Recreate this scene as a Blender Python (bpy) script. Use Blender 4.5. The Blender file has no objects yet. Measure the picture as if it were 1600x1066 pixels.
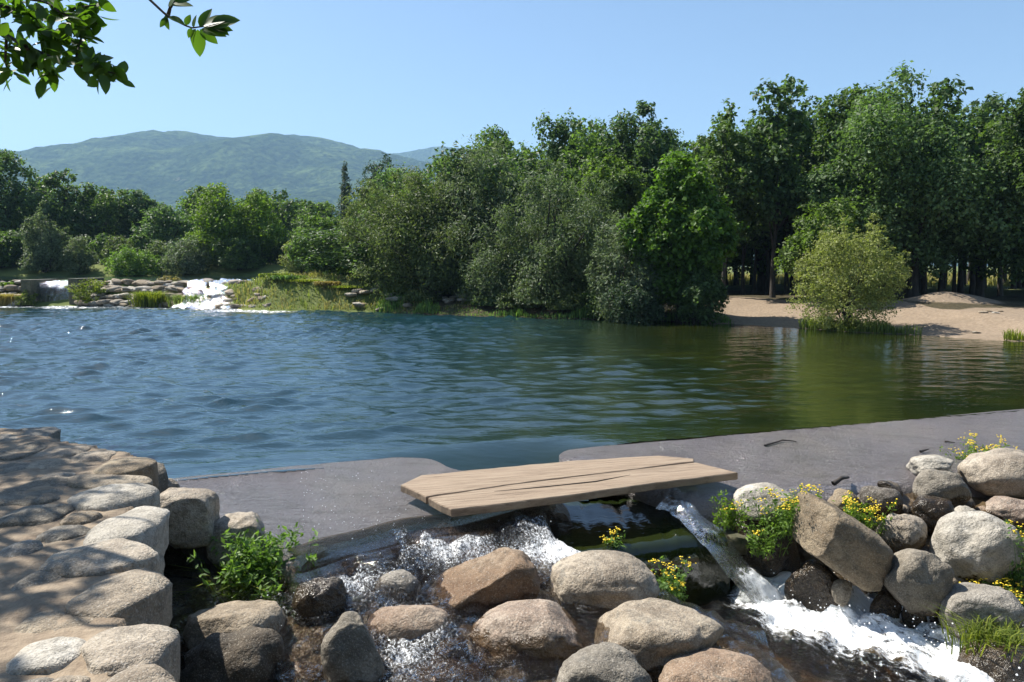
import bpy, bmesh, math
import numpy as np
from mathutils import Vector, Matrix
R = math.radians
sc = bpy.context.scene
COL = sc.collection

# ------------------------------------------------------------------ camera
CAM_H, PITCH, F = 2.0, R(5.6), 1200.0
cam = bpy.data.cameras.new('camera'); cam.sensor_width = 36; cam.lens = 27; cam.clip_end = 20000; cam.clip_start = 0.05
co = bpy.data.objects.new('camera', cam); COL.objects.link(co)
co.location = (0, 0, CAM_H); co.rotation_euler = (R(90) - PITCH, 0, 0); sc.camera = co

# ------------------------------------------------------------------ light
SUN_AZ, SUN_EL = R(61), R(53)                    # azimuth left of straight ahead
SDIR = Vector((-math.sin(SUN_AZ) * math.cos(SUN_EL), math.cos(SUN_AZ) * math.cos(SUN_EL), math.sin(SUN_EL)))
w = bpy.data.worlds.new('World'); sc.world = w; w.use_nodes = True
wn = w.node_tree; bg = wn.nodes['Background']
sky = wn.nodes.new('ShaderNodeTexSky'); sky.sky_type = 'NISHITA'; sky.sun_disc = False
sky.sun_elevation = SUN_EL; sky.sun_rotation = -SUN_AZ
sky.air_density = 1.0; sky.dust_density = 1.0; sky.ozone_density = 2.6; sky.altitude = 700
wn.links.new(sky.outputs[0], bg.inputs[0]); bg.inputs[1].default_value = 0.067
sun = bpy.data.lights.new('sun', 'SUN'); sun.energy = 4.2; sun.angle = R(0.53); sun.color = (1, 0.95, 0.86)
so = bpy.data.objects.new('sun', sun); COL.objects.link(so)
so.rotation_euler = SDIR.to_track_quat('Z', 'Y').to_euler(); so.location = (0, 0, 30)
sc.view_settings.view_transform = 'Standard'; sc.view_settings.look = 'None'
sc.view_settings.exposure = 1.35; sc.view_settings.gamma = 1.0; sc.view_settings.use_curve_mapping = False
try:
    sc.cycles.use_denoising = True
    sc.cycles.max_bounces = 7; sc.cycles.transparent_max_bounces = 16; sc.cycles.volume_bounces = 0
    sc.cycles.sample_clamp_indirect = 4.0
except Exception:
    pass

# ------------------------------------------------------------------ helpers: pixels to places
CP, SP = math.cos(PITCH), math.sin(PITCH)
def ray(px, py):
    x = (px - 800) / F; v = (533 - py) / F
    return np.array([x, CP + v * SP, -SP + v * CP])
def G(px, py, z=0.0):                            # where the sight line meets level z
    d = ray(px, py); t = (z - CAM_H) / d[2]
    return np.array([d[0] * t, d[1] * t, z])
def AT(px, py, Y):                               # the point of the sight line at distance Y
    d = ray(px, py); t = Y / d[1]
    return np.array([d[0] * t, Y, CAM_H + d[2] * t])
# the near weir: a straight crest, a slab that slopes down towards the viewer
C0, C1 = G(280, 745), G(1600, 638)
CU = (C1 - C0)[:2]; CU = CU / np.linalg.norm(CU); CN = np.array([CU[1], -CU[0]])
SLOPE = 0.13
def sdist(x, y): return (np.asarray(x) - C0[0]) * CN[0] + (np.asarray(y) - C0[1]) * CN[1]
def slabz(x, y): return 0.012 - SLOPE * sdist(x, y)
def GS(px, py, up=0.0):                          # where the sight line meets the slab
    d = ray(px, py)
    # CAM_H + t dz = .012+up - SLOPE*((t dx - c0x) nx + (t dy - c0y) ny)
    a = d[2] + SLOPE * (d[0] * CN[0] + d[1] * CN[1])
    b = 0.012 + up + SLOPE * (C0[0] * CN[0] + C0[1] * CN[1]) - CAM_H
    t = b / a
    return np.array([d[0] * t, d[1] * t, CAM_H + d[2] * t])

# ------------------------------------------------------------------ helpers: noise, meshes
def vnoise(P, seed=0):
    P = np.asarray(P, float); i = np.floor(P).astype(np.int64); f = P - i; u = f * f * (3 - 2 * f)
    def h(a, b, c):
        n = (a * 374761393 + b * 668265263 + c * 1440662683 + seed * 1274126177) & 0x7fffffff
        n = ((n ^ (n >> 13)) * 1274126177) & 0x7fffffff
        n = ((n ^ (n >> 15)) * 2246822519) & 0x7fffffff
        return (n & 0xffffff) / float(0xffffff) * 2 - 1
    x, y, z = i[..., 0], i[..., 1], i[..., 2]; r = 0
    for a in (0, 1):
        for b in (0, 1):
            for c in (0, 1):
                r = r + h(x + a, y + b, z + c) * (u[..., 0] if a else 1 - u[..., 0]) * (u[..., 1] if b else 1 - u[..., 1]) * (u[..., 2] if c else 1 - u[..., 2])
    return r
def fbm(P, seed=0, o=3):
    P = np.asarray(P, float); r = 0; a = 1.0
    for k in range(o):
        r = r + a * vnoise(P * 2 ** k + 17.3 * k, seed + k); a *= .5
    return r
def p3(x, y, z=0): return np.stack(np.broadcast_arrays(np.asarray(x, float), np.asarray(y, float), np.asarray(z, float)), -1)
def sstep(a, b, x):
    t = np.clip((np.asarray(x, float) - a) / (b - a), 0, 1); return t * t * (3 - 2 * t)
def mesh(name, V, Fs, mat=None, smooth=True, attrs=None):
    V = np.asarray(V, np.float32); me = bpy.data.meshes.new(name)
    if isinstance(Fs, np.ndarray): Fs = [Fs]
    Fs = [np.asarray(f, np.int32) for f in Fs if len(f)]
    me.vertices.add(len(V)); me.vertices.foreach_set('co', V.ravel())
    lo = np.concatenate([f.ravel() for f in Fs]); tot = np.concatenate([np.full(len(f), f.shape[1], np.int32) for f in Fs])
    st = np.concatenate([[0], np.cumsum(tot)[:-1]]).astype(np.int32)
    me.loops.add(len(lo)); me.loops.foreach_set('vertex_index', lo)
    me.polygons.add(len(tot)); me.polygons.foreach_set('loop_start', st)
    try: me.polygons.foreach_set('loop_total', tot)
    except Exception: pass
    me.polygons.foreach_set('use_smooth', np.full(len(tot), bool(smooth)))
    if attrs:
        for k, a in attrs.items():
            at = me.attributes.new(k, 'FLOAT', 'POINT'); at.data.foreach_set('value', np.asarray(a, np.float32).ravel())
    me.update(calc_edges=True); me.validate()
    if mat: me.materials.append(mat)
    return me
def link(name, me, parent=None, loc=(0, 0, 0)):
    o = bpy.data.objects.new(name, me); COL.objects.link(o); o.location = loc
    if parent: o.parent = parent
    return o
def tag(o, label=None, cat=None, group=None, kind=None):
    for k, v in (('label', label), ('category', cat), ('group', group), ('kind', kind)):
        if v: o[k] = v
    return o
def empty(name, loc, label, cat, group=None):
    o = bpy.data.objects.new(name, None); COL.objects.link(o); o.location = loc; o.empty_display_size = .1
    return tag(o, label, cat, group)
def grid(xs, ys):
    X, Y = np.meshgrid(xs, ys); nx, ny = len(xs), len(ys)
    i = np.arange(nx * ny).reshape(ny, nx)
    Fq = np.stack([i[:-1, :-1], i[:-1, 1:], i[1:, 1:], i[1:, :-1]], -1).reshape(-1, 4)
    return X.ravel(), Y.ravel(), Fq
def prune(V, Fq, keep, attrs=None):
    Fq = Fq[keep]; u, inv = np.unique(Fq.ravel(), return_inverse=True)
    r = (V[u], inv.reshape(Fq.shape).astype(np.int32))
    return r + (({k: a[u] for k, a in attrs.items()},) if attrs else ())
def tubes(paths, sides=6):                       # paths: list of (points (n,3), radii (n))
    Vs, Fs, b = [], [], 0
    for pts, rad in paths:
        pts = np.asarray(pts, float); rad = np.asarray(rad, float); n = len(pts)
        t = np.gradient(pts, axis=0); t /= np.linalg.norm(t, axis=1)[:, None] + 1e-9
        ref = np.array([0.3, 0.9, 0.1]) if abs(t[0][2]) > .5 else np.array([0, 0, 1.])
        a = np.cross(t, ref); a /= np.linalg.norm(a, axis=1)[:, None] + 1e-9; c = np.cross(t, a)
        th = np.arange(sides) / sides * 2 * np.pi
        ring = pts[:, None] + rad[:, None, None] * (np.cos(th)[None, :, None] * a[:, None] + np.sin(th)[None, :, None] * c[:, None])
        Vs.append(ring.reshape(-1, 3)); i = b + np.arange(n * sides).reshape(n, sides); j = np.roll(i, -1, 1)
        Fs.append(np.stack([i[:-1], j[:-1], j[1:], i[1:]], -1).reshape(-1, 4)); b += n * sides
    return np.concatenate(Vs), np.concatenate(Fs)

# ------------------------------------------------------------------ materials
class NT:
    def __init__(s, name):
        s.m = bpy.data.materials.new(name); s.m.use_nodes = True; s.t = s.m.node_tree; s.t.nodes.clear()
        s.out = s.t.nodes.new('ShaderNodeOutputMaterial')
    def n(s, typ, props=None, **inp):
        nd = s.t.nodes.new('ShaderNode' + typ)
        for k, v in (props or {}).items(): setattr(nd, k, v)
        for k, v in inp.items():
            k = k.replace('_', ' ')
            sk = nd.inputs[int(k[1:])] if (k[0] == 'i' and k[1:].isdigit()) else nd.inputs[k]
            if isinstance(v, bpy.types.NodeSocket): s.t.links.new(v, sk)
            elif isinstance(v, bpy.types.Node): s.t.links.new(v.outputs[0], sk)
            else:
                if hasattr(sk.default_value, '__len__') and len(sk.default_value) == 4 and len(v) == 3: v = (*v, 1)
                sk.default_value = v
        return nd
    def noise(s, vec, scale, detail=3, rough=.55, dist=0.0):
        return s.n('TexNoise', Vector=vec, Scale=scale, Detail=detail, Roughness=rough, Distortion=dist).outputs[0]
    def ramp(s, fac, *stops):
        nd = s.n('ValToRGB', Fac=fac); el = nd.color_ramp.elements
        while len(el) < len(stops): el.new(.5)
        for e, (p, c) in zip(el, stops): e.position = p; e.color = (*c, 1) if hasattr(c, '__len__') else (c, c, c, 1)
        return nd.outputs[0]
    def mix(s, fac, a, b, typ='MIX'):
        nd = s.n('Mix', {'data_type': 'RGBA', 'blend_type': typ, 'clamp_factor': True})
        for v, sk in ((fac, nd.inputs[0]), (a, nd.inputs[6]), (b, nd.inputs[7])):
            if isinstance(v, bpy.types.NodeSocket): s.t.links.new(v, sk)
            else: sk.default_value = v if not hasattr(v, '__len__') else ((*v, 1) if len(v) == 3 else v)
        return nd.outputs[2]
    def math(s, op, a, b=0.0, c=0.0):
        nd = s.n('Math', {'operation': op})
        for k, v in enumerate((a, b, c)):
            if isinstance(v, bpy.types.NodeSocket): s.t.links.new(v, nd.inputs[k])
            else: nd.inputs[k].default_value = v
        return nd.outputs[0]
    def map(s, v, a, b, c=0.0, d=1.0):
        return s.n('MapRange', {'interpolation_type': 'SMOOTHSTEP'}, i0=v, i1=a, i2=b, i3=c, i4=d).outputs[0]
    def bump(s, h, strength=.5, dist=.02, normal=None):
        k = dict(Strength=strength, Distance=dist, Height=h)
        if normal: k['Normal'] = normal
        return s.n('Bump', **k).outputs[0]
    def attr(s, name, typ='GEOMETRY'): return s.n('Attribute', {'attribute_name': name, 'attribute_type': typ}).outputs['Fac']
    def obj(s): return s.n('TexCoord').outputs['Object']
    def pos(s): return s.n('NewGeometry').outputs['Position']
    def z(s): return s.n('SeparateXYZ', Vector=s.pos()).outputs[2]
    def end(s, surf): s.t.links.new(surf.outputs[0], s.out.inputs['Surface']); return s.m

def granite(name, c1, c2, c3):
    """speckled river granite; wet and dark up to the object's own water line"""
    s = NT(name); v = s.pos(); rnd = s.n('ObjectInfo').outputs['Random']
    big = s.noise(v, 3.2, 4, .6); mid = s.noise(v, 14, 4, .65); fine = s.noise(v, 85, 2, .7)
    col = s.ramp(big, (.32, c1), (.5, c2), (.68, c3))
    col = s.mix(s.map(mid, .42, .68), col, tuple(x * .62 for x in c2))
    lich = s.map(s.noise(v, 6.5, 5, .7, .6), .56, .68, 0, .55)
    col = s.mix(lich, col, (.11, .105, .085))
    col = s.mix(s.map(fine, .54, .66, 0, .5), col, (.06, .055, .05))
    col = s.mix(s.map(fine, .44, .34, 0, .4), col, (.5, .46, .4))
    hs = s.n('HueSaturation', Color=col, Value=s.map(rnd, 0, 1, .8, 1.12), Saturation=s.map(rnd, 1, 0, .75, 1.1), Hue=.5, Fac=1.0)
    wet = s.math('SUBTRACT', s.attr('wet_z', 'OBJECT'), s.z())
    wet = s.math('ADD', wet, s.math('MULTIPLY', s.math('SUBTRACT', big, .5), .35))
    wet = s.math('ADD', wet, s.math('MULTIPLY', s.math('SUBTRACT', mid, .5), .15))
    wf = s.map(wet, -.015, .03)
    col = s.mix(wf, hs.outputs[0], s.mix(1.0, hs.outputs[0], (.36, .29, .2), 'MULTIPLY'))
    h = s.math('ADD', s.math('MULTIPLY', mid, 1.0), s.math('MULTIPLY', fine, .35))
    h = s.math('ADD', h, s.math('MULTIPLY', s.noise(v, 30, 3, .7), .8))
    b = s.n('BsdfPrincipled', Base_Color=col, Roughness=s.map(wf, 0, 1, .88, .22), Normal=s.bump(h, .7, .03))
    return s.end(b)
M = {}
M['tan'] = granite('granite_tan', (.17, .125, .078), (.29, .228, .155), (.37, .305, .215))
M['grey'] = granite('granite_grey', (.125, .108, .082), (.225, .195, .152), (.31, .272, .22))
M['rust'] = granite('granite_rust', (.165, .1, .06), (.27, .185, .12), (.35, .275, .2))
M['pale'] = granite('granite_pale', (.28, .245, .19), (.4, .36, .295), (.48, .445, .385))
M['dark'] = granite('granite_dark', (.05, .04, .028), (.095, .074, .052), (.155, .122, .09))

def leaf_mat(name, c1, c2, tr, trans=.35, rough=.5):
    s = NT(name); g = s.n('NewGeometry'); ri = g.outputs['Random Per Island']; oi = s.n('ObjectInfo').outputs['Random']
    big = s.noise(g.outputs['Position'], .55, 2)
    col = s.mix(ri, c1, c2)
    col = s.mix(s.map(big, .35, .65, 0, .5), col, c2)
    hs = s.n('HueSaturation', Color=col, Hue=s.map(oi, 0, 1, .485, .515), Saturation=s.map(oi, 0, 1, 1.1, .85), Value=s.map(ri, 0, 1, .7, 1.25), Fac=1.0)
    p = s.n('BsdfPrincipled', Base_Color=hs, Roughness=rough); p.inputs['Specular IOR Level'].default_value = .22
    t = s.n('BsdfTranslucent', Color=s.mix(1.0, hs.outputs[0], tr, 'MULTIPLY'))
    return s.end(s.n('MixShader', i0=trans, i1=p.outputs[0], i2=t.outputs[0]))
M['oak'] = leaf_mat('leaf_oak', (0.045, 0.078, 0.030), (0.083, 0.135, 0.045), (1.9, 2.1, .8))
M['mid'] = leaf_mat('leaf_mid', (0.061, 0.102, 0.032), (0.109, 0.167, 0.052), (1.8, 2.1, .8))
M['bright'] = leaf_mat('leaf_bright', (0.052, 0.111, 0.021), (0.085, 0.156, 0.031), (1.8, 2.0, .7), .4)
M['poplar'] = leaf_mat('leaf_poplar', (0.066, 0.126, 0.024), (0.120, 0.192, 0.042), (1.8, 2.0, .7), .4)
M['willow'] = leaf_mat('leaf_willow', (.06, .09, .034), (.125, .16, .07), (1.6, 1.8, .9), .33, .5)
M['sallow'] = leaf_mat('leaf_sallow', (0.131, 0.167, 0.058), (0.246, 0.275, 0.109), (1.6, 1.8, .8), .33)
M['silver'] = leaf_mat('leaf_silver', (.08, .11, .05), (.15, .185, .095), (1.5, 1.7, .9), .33, .5)
M['conifer'] = leaf_mat('leaf_conifer', (0.031, 0.059, 0.031), (0.056, 0.087, 0.042), (1.5, 1.7, .9), .25)
M['grass'] = leaf_mat('blade_green', (.07, .13, .025), (.17, .2, .05), (1.8, 1.9, .7), .4)
M['straw'] = leaf_mat('blade_straw', (.17, .16, .05), (.3, .25, .1), (1.6, 1.7, .8), .35)
M['weed'] = leaf_mat('weed_leaf', (0.069, 0.149, 0.023), (0.149, 0.230, 0.052), (1.8, 2.0, .7), .4)
M['alder'] = leaf_mat('leaf_overhang', (.025, .05, .013), (.045, .08, .018), (3.4, 4.2, .8), .38, .4)
def plain(name, c1, c2, scale, rough=.8, bump=.4, dist=.02, vec=None, spec=.5, detail=5):
    s = NT(name); v = s.obj()
    if vec: v = s.n('Mapping', Vector=v, Scale=vec).outputs[0]
    n = s.noise(v, scale, detail, .65)
    b = s.n('BsdfPrincipled', Base_Color=s.ramp(n, (.32, c1), (.68, c2)), Roughness=rough, Normal=s.bump(n, bump, dist))
    b.inputs['Specular IOR Level'].default_value = spec
    return s.end(b)
M['bark'] = plain('bark', (.025, .021, .017), (.07, .058, .046), 9, .9, .8, .03, (1, 1, .25))
M['flower'] = plain('petal_yellow', (.75, .52, .02), (.9, .68, .04), 30, .6, .1)
M['twig'] = plain('dead_wood', (.25, .18, .11), (.5, .4, .28), 25, .8, .4, .005)
M['twigdark'] = plain('dark_twig', (.02, .018, .015), (.06, .045, .035), 25, .7, .4, .005)
M['dryleaf'] = plain('dry_leaf', (.5, .28, .05), (.7, .5, .12), 30, .7, .3, .003)
M['mortar'] = plain('earth_mortar', (.17, .125, .085), (.3, .235, .165), 7, .95, 1.0, .04)
M['mosswall'] = plain('mossy_concrete', (.035, .04, .018), (.11, .1, .06), 6, .7, .8, .05)

def water_mat():
    s = NT('river_water'); p = s.pos()
    sep = s.n('SeparateXYZ', Vector=p)
    chop = s.attr('chop')
    v1 = s.n('Mapping', Vector=p, Scale=(.7, 1.7, 1), Rotation=(0, 0, .12)).outputs[0]
    n1 = s.noise(v1, 3.6, 3, .55, .5); n2 = s.noise(v1, 10, 3, .6, .4)
    h = s.math('ADD', n1, s.math('MULTIPLY', n2, .28))
    h = s.math('MULTIPLY', h, chop)
    bed = s.noise(p, .5, 4)
    ol = s.ramp(bed, (.35, (.008, .014, .004)), (.65, (.02, .026, .005)))
    col = s.mix(s.attr('deep'), ol, (.008, .03, .04))  # blue towards the left paints in reflected sky, olive is the bed
    foam = s.math('MULTIPLY', s.attr('foam'), s.map(s.noise(p, 7, 5, .75), .42, .6))
    col = s.mix(foam, col, (.85, .87, .88))
    b = s.n('BsdfPrincipled', Base_Color=col, Roughness=s.map(foam, 0, 1, .025, .7), IOR=1.65, Normal=s.bump(h, 1.0, .024))
    return s.end(b)
M['water'] = water_mat()
def stream_mat(name, tint, fscale, vec=(1, 1, 1), dens=.5, bumpd=.03, bs=26, rot=0.0):
    """thin running water: see-through with a bright skin, white for foam, on the apron also for painted glints"""
    s = NT(name); p = s.pos(); v = s.n('Mapping', {'vector_type': 'TEXTURE'}, Vector=p, Scale=tuple(1 / q for q in vec), Rotation=(0, 0, rot)).outputs[0]
    n1 = s.noise(v, bs, 4, .7, .6); n2 = s.noise(v, bs * 2.6, 2, .7)
    nrm = s.bump(s.math('ADD', n1, s.math('MULTIPLY', n2, .5)), 1.0, bumpd)
    fr = s.n('Fresnel', IOR=1.33, Normal=nrm)
    gl = s.n('BsdfGlossy', Color=(1, 1, 1), Roughness=.07, Normal=nrm)
    tr = s.n('BsdfTransparent', Color=tint)
    wat = s.n('MixShader', i0=fr, i1=tr, i2=gl)
    f = s.math('ADD', s.noise(v, fscale, 6, .78, .5), s.math('MULTIPLY', s.math('SUBTRACT', s.attr('foam'), .5), 1.0))
    ff = s.map(f, .52, .76, 0, dens)
    fo = s.n('BsdfPrincipled', Base_Color=(.88, .9, .92), Roughness=.35, Normal=s.bump(n1, .6, .015))
    return s.end(s.n('MixShader', i0=ff, i1=wat.outputs[0], i2=fo.outputs[0]))
M['stream'] = stream_mat('running_water', (.82, .76, .68), 46, (1.25, .7, 1), .75, .05, 26, R(12))  # fine white speckle paints sun glints as well as foam
M['rapid'] = stream_mat('white_water', (.62, .52, .34), 17, (.45, 1.3, 1), .95, .035, 22, R(-43))
M['fall'] = stream_mat('falling_water', (.45, .45, .42), 10, (1.6, 1.6, .22), .85, .03, 18)
M['lip'] = stream_mat('lip_water', (.5, .4, .31), 30, (2.2, 2.2, .4), .8, .05, 30)
def slab_mat():
    s = NT('wet_slab'); p = s.pos()
    big = s.noise(p, .8, 4, .6); mid = s.noise(s.n('Mapping', Vector=p, Rotation=(0, 0, .33), Scale=(.5, 1.6, 1)).outputs[0], 5, 4, .65); fine = s.noise(p, 55, 3, .75)
    col = s.ramp(big, (.3, (.12, .1, .1)), (.5, (.175, .15, .15)), (.72, (.21, .175, .15)))
    col = s.mix(s.map(mid, .48, .72, 0, .6), col, (.09, .07, .055))
    col = s.mix(s.map(fine, .5, .7, 0, .5), col, (.2, .16, .13))
    rip = s.noise(s.n('Mapping', Vector=p, Rotation=(0, 0, .33), Scale=(1, 1.4, 1)).outputs[0], 34, 4, .7, .8)
    rip = s.math('ADD', rip, s.math('MULTIPLY', s.noise(s.n('Mapping', Vector=p, Rotation=(0, 0, .33), Scale=(.8, 2.2, 1)).outputs[0], 9, 3, .6, .6), 1.6))
    nb = s.bump(s.math('ADD', rip, s.math('MULTIPLY', fine, .7)), 1.0, .03)
    b = s.n('BsdfPrincipled', Base_Color=col, Roughness=.35, Normal=nb, Coat_Weight=1.0, Coat_Roughness=.06, Coat_IOR=1.5, Coat_Normal=s.bump(s.math('ADD', rip, s.math('MULTIPLY', fine, .35)), 1.0, .03))
    return s.end(b)
M['slab'] = slab_mat()
def bed_mat():
    s = NT('stream_bed'); p = s.pos(); n = s.noise(p, 5, 5, .7); vo = s.n('TexVoronoi', Vector=p, Scale=9.0)
    col = s.ramp(n, (.3, (.035, .024, .012)), (.5, (.1, .068, .035)), (.7, (.19, .14, .085)))
    b = s.n('BsdfPrincipled', Base_Color=col, Roughness=.3, Normal=s.bump(s.math('ADD', s.math('MULTIPLY', vo.outputs[0], -.6), n), .9, .06))
    return s.end(b)
M['bed'] = bed_mat()
def ground_mat():
    s = NT('bank_ground'); p = s.pos(); n = s.noise(p, 1.2, 5, .65); f = s.noise(p, 9, 4, .7)
    sand = s.ramp(f, (.3, (.185, .14, .1)), (.7, (.295, .23, .165)))
    sand = s.mix(s.map(n, .5, .7, 0, .5), sand, (.18, .14, .1))
    gr = s.ramp(s.noise(p, .35, 5, .65), (.3, (.07, .1, .025)), (.7, (.17, .19, .06)))
    lit = s.ramp(f, (.3, (.035, .03, .018)), (.7, (.085, .07, .04)))
    col = s.mix(s.attr('litter'), gr, lit)
    sf = s.math('ADD', s.attr('sand'), s.math('MULTIPLY', s.math('SUBTRACT', n, .5), .6))
    col = s.mix(s.map(sf, .4, .6), col, sand)
    b = s.n('BsdfPrincipled', Base_Color=col, Roughness=.95, Normal=s.bump(f, .8, .06))
    b.inputs['Specular IOR Level'].default_value = .15
    return s.end(b)
M['ground'] = ground_mat()
def hill_mat():
    s = NT('wooded_hill'); p = s.pos()
    n = s.noise(p, .008, 5, .6); c = s.noise(p, .06, 5, .75); vo = s.n('TexVoronoi', Vector=p, Scale=.05)
    col = s.ramp(c, (.38, (.01, .022, .01)), (.62, (.07, .105, .035)))
    col = s.mix(s.map(n, .5, .62, 0, .7), col, s.ramp(c, (.38, (.05, .085, .025)), (.62, (.18, .23, .08))))
    col = s.mix(s.map(s.noise(p, .014, 4, .7), .66, .72, 0, .6), col, (.24, .22, .15))
    b = s.n('BsdfPrincipled', Base_Color=col, Roughness=1.0, Normal=s.bump(s.math('SUBTRACT', c, s.math('MULTIPLY', vo.outputs[0], .7)), 1.0, 22))
    b.inputs['Specular IOR Level'].default_value = 0
    return s.end(b)
M['hill'] = hill_mat()
def wood_mat():
    s = NT('weathered_plank'); v = s.obj()
    g = s.noise(s.n('Mapping', Vector=v, Scale=(.7, 16, 6)).outputs[0], 3, 6, .7, .35)
    k = s.noise(s.n('Mapping', Vector=v, Scale=(.6, 2.5, 2)).outputs[0], 2.2, 4, .6)
    col = s.ramp(g, (.28, (.12, .085, .055)), (.46, (.27, .2, .14)), (.72, (.36, .285, .205)))
    col = s.mix(s.map(k, .5, .72, 0, .5), col, (.17, .125, .085))
    b = s.n('BsdfPrincipled', Base_Color=col, Roughness=.85, Normal=s.bump(g, .8, .012))
    return s.end(b)
M['wood'] = wood_mat()

# ------------------------------------------------------------------ ground, banks, hills
RG = np.random.default_rng(7)
WL = [(-60, 478), (0, 478), (130, 479), (310, 481), (420, 486), (600, 488), (740, 494), (860, 498), (1000, 501), (1130, 506), (1250, 513), (1330, 519), (1440, 524), (1540, 531), (1600, 534), (1720, 545), (1900, 565)]
BK = np.array([G(a, b)[:2] for a, b in WL])
def ybank(x): return np.interp(x, BK[:, 0], BK[:, 1])
UPZ = 1.25                                       # level of the pool above the far weir
def hg(x, y):
    x = np.asarray(x, float); y = np.asarray(y, float)
    d = (y - ybank(x)) / np.sqrt(1 + (sstep(0, 12, x) * .75) ** 2)
    nz = fbm(p3(x * .35, y * .35), 3, 3) * .12
    left = sstep(-3, -8, x)
    zr = np.where(d < 0, np.maximum(-1.5, d * .35), .02 + .62 * sstep(0, 7.5, d) + .25 * sstep(8, 40, d) + nz * sstep(.5, 4, d))
    wil = sstep(8.6, 7.0, x) * sstep(0, 1.2, d)
    zr = zr + wil * .25
    zl = np.where(d < 0, np.maximum(-1.5, d * .5), .02 + 1.2 * sstep(0, 1.7, d) - .22 * sstep(2.4, 3.6, d) * sstep(19, 15, d) + nz * .4 * sstep(.5, 2, d) + .85 * sstep(15, 20, d) + .36 * sstep(-13.2, -11.2, x) * sstep(1.2, 3, d) * sstep(18, 14, d))
    z = zr * (1 - left) + zl * left
    mx, my = 16.2, 28.6
    z = z + .45 * np.exp(-((x - mx) / 1.7) ** 2 - ((y - my) / 1.1) ** 2)
    z = z + 1.2 * sstep(60, 200, y) * sstep(-5, 5, -x)
    # left bank (out of view) and the ground the viewer stands on
    lb = sstep(0, .7, -(x + .72 * np.maximum(y, 0) + .9)) * sstep(46, 36, y)
    z = z * (1 - lb) + lb * (.2 + nz)
    near = sstep(1.0, .0, y) * sstep(.6, -.6, x)
    z = z * (1 - near) + near * .2
    pit = sstep(-5.2, -4.4, x) * sstep(6.0, 5.5, y - CU[1] / CU[0] * x) * (1 - near)
    z = z * (1 - pit) + pit * -2.2
    return z
def lines(*seg):
    out = []
    for a, b, n in seg: out.append(np.linspace(a, b, n, endpoint=False))
    return np.concatenate(out)
gx = lines((-4500, -400, 14), (-400, -80, 16), (-80, -36, 30), (-36, 36, 290), (36, 80, 22), (80, 400, 16), (400, 4501, 15))
gy = lines((-300, -20, 8), (-20, 0, 10), (0, 18, 50), (18, 46, 150), (46, 90, 50), (90, 400, 25), (400, 5001, 20))
X, Y, Fq = grid(gx, gy); Z = hg(X, Y)
dd = Y - ybank(X)
sandm = sstep(6.2, 7.4, X) * sstep(10.5, 8.5, dd + fbm(p3(X * .3, Y * .3), 5) * 1.2) * sstep(48, 40, X)
sandm = np.maximum(sandm, np.exp(-((X - 16.2) / 2.2) ** 2 - ((Y - 28.4) / 1.5) ** 2))
sandm = np.maximum(sandm, sstep(-3, -4.5, X) * sstep(3.0, 1.5, dd) * .35)
litm = np.maximum(sstep(6, 8, dd) * sstep(26, 17, dd) * sstep(-6, -4, X), sstep(-6, -4, X) * sstep(8, 6.5, X) * sstep(26, 17, dd))
tag(link('ground', mesh('ground', p3(X, Y, Z), Fq, M['ground'], True, {'sand': sandm, 'litter': litm})), 'river banks with sandy beach, leaf litter and grass fields', 'ground', kind='structure')

def hill(name, prof, Rr, y0, label, seed, xr):
    px = np.array([p[0] for p in prof], float); hx = (px - 800) / F * Rr; hz = np.array([AT(800, p[1], Rr)[2] for p in prof])
    xs = np.linspace(xr[0], xr[1], 300); ys = np.linspace(y0, Rr + 900, 90); X, Y, Fq = grid(xs, ys)
    H = np.interp(X + fbm(p3(X / 260, Y / 260), seed, 3) * 60 * sstep(Rr, y0, Y), hx, hz)
    g = np.where(Y < Rr, sstep(y0 - 200, Rr + 150, Y) / sstep(y0 - 200, Rr + 150, Rr), 1 - .5 * sstep(Rr, Rr + 900, Y))
    Z = H * g + fbm(p3(X / 330, Y / 330), seed + 4, 4) * 45 * sstep(y0, y0 + 300, Y) * sstep(Rr - 10, Rr - 320, Y)
    Z = Z + np.abs(vnoise(p3(X / 22, Y / 40), seed)) * 6 * sstep(y0, y0 + 200, Y)
    Z = Z + fbm(p3(X / 70, Y / 70), seed + 8, 3) * 7 * sstep(y0, y0 + 200, Y)
    Z = np.where(Y <= y0 + 1, -20, Z)
    tag(link(name, mesh(name, p3(X, Y, Z), Fq, M['hill'])), label, 'hill', kind='structure')
hill('hill', [(-900, 300), (-500, 262), (-200, 246), (0, 241), (25, 237), (100, 238), (160, 226), (215, 214), (270, 211), (330, 212), (380, 220), (440, 211), (480, 211), (530, 221), (570, 235), (640, 252), (720, 275), (850, 300), (1000, 330), (1400, 360), (2400, 380)], 2400, 1250, 'broad wooded double-topped hill fading blue behind the trees', 11, (-3300, 3000))
hill('hill', [(-900, 330), (300, 270), (500, 252), (600, 241), (650, 234), (700, 231), (740, 236), (820, 250), (1000, 280), (1400, 330), (2400, 370)], 3500, 2700, 'farther pale blue ridge showing right of the wooded hill', 23, (-4300, 4300))

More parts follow.
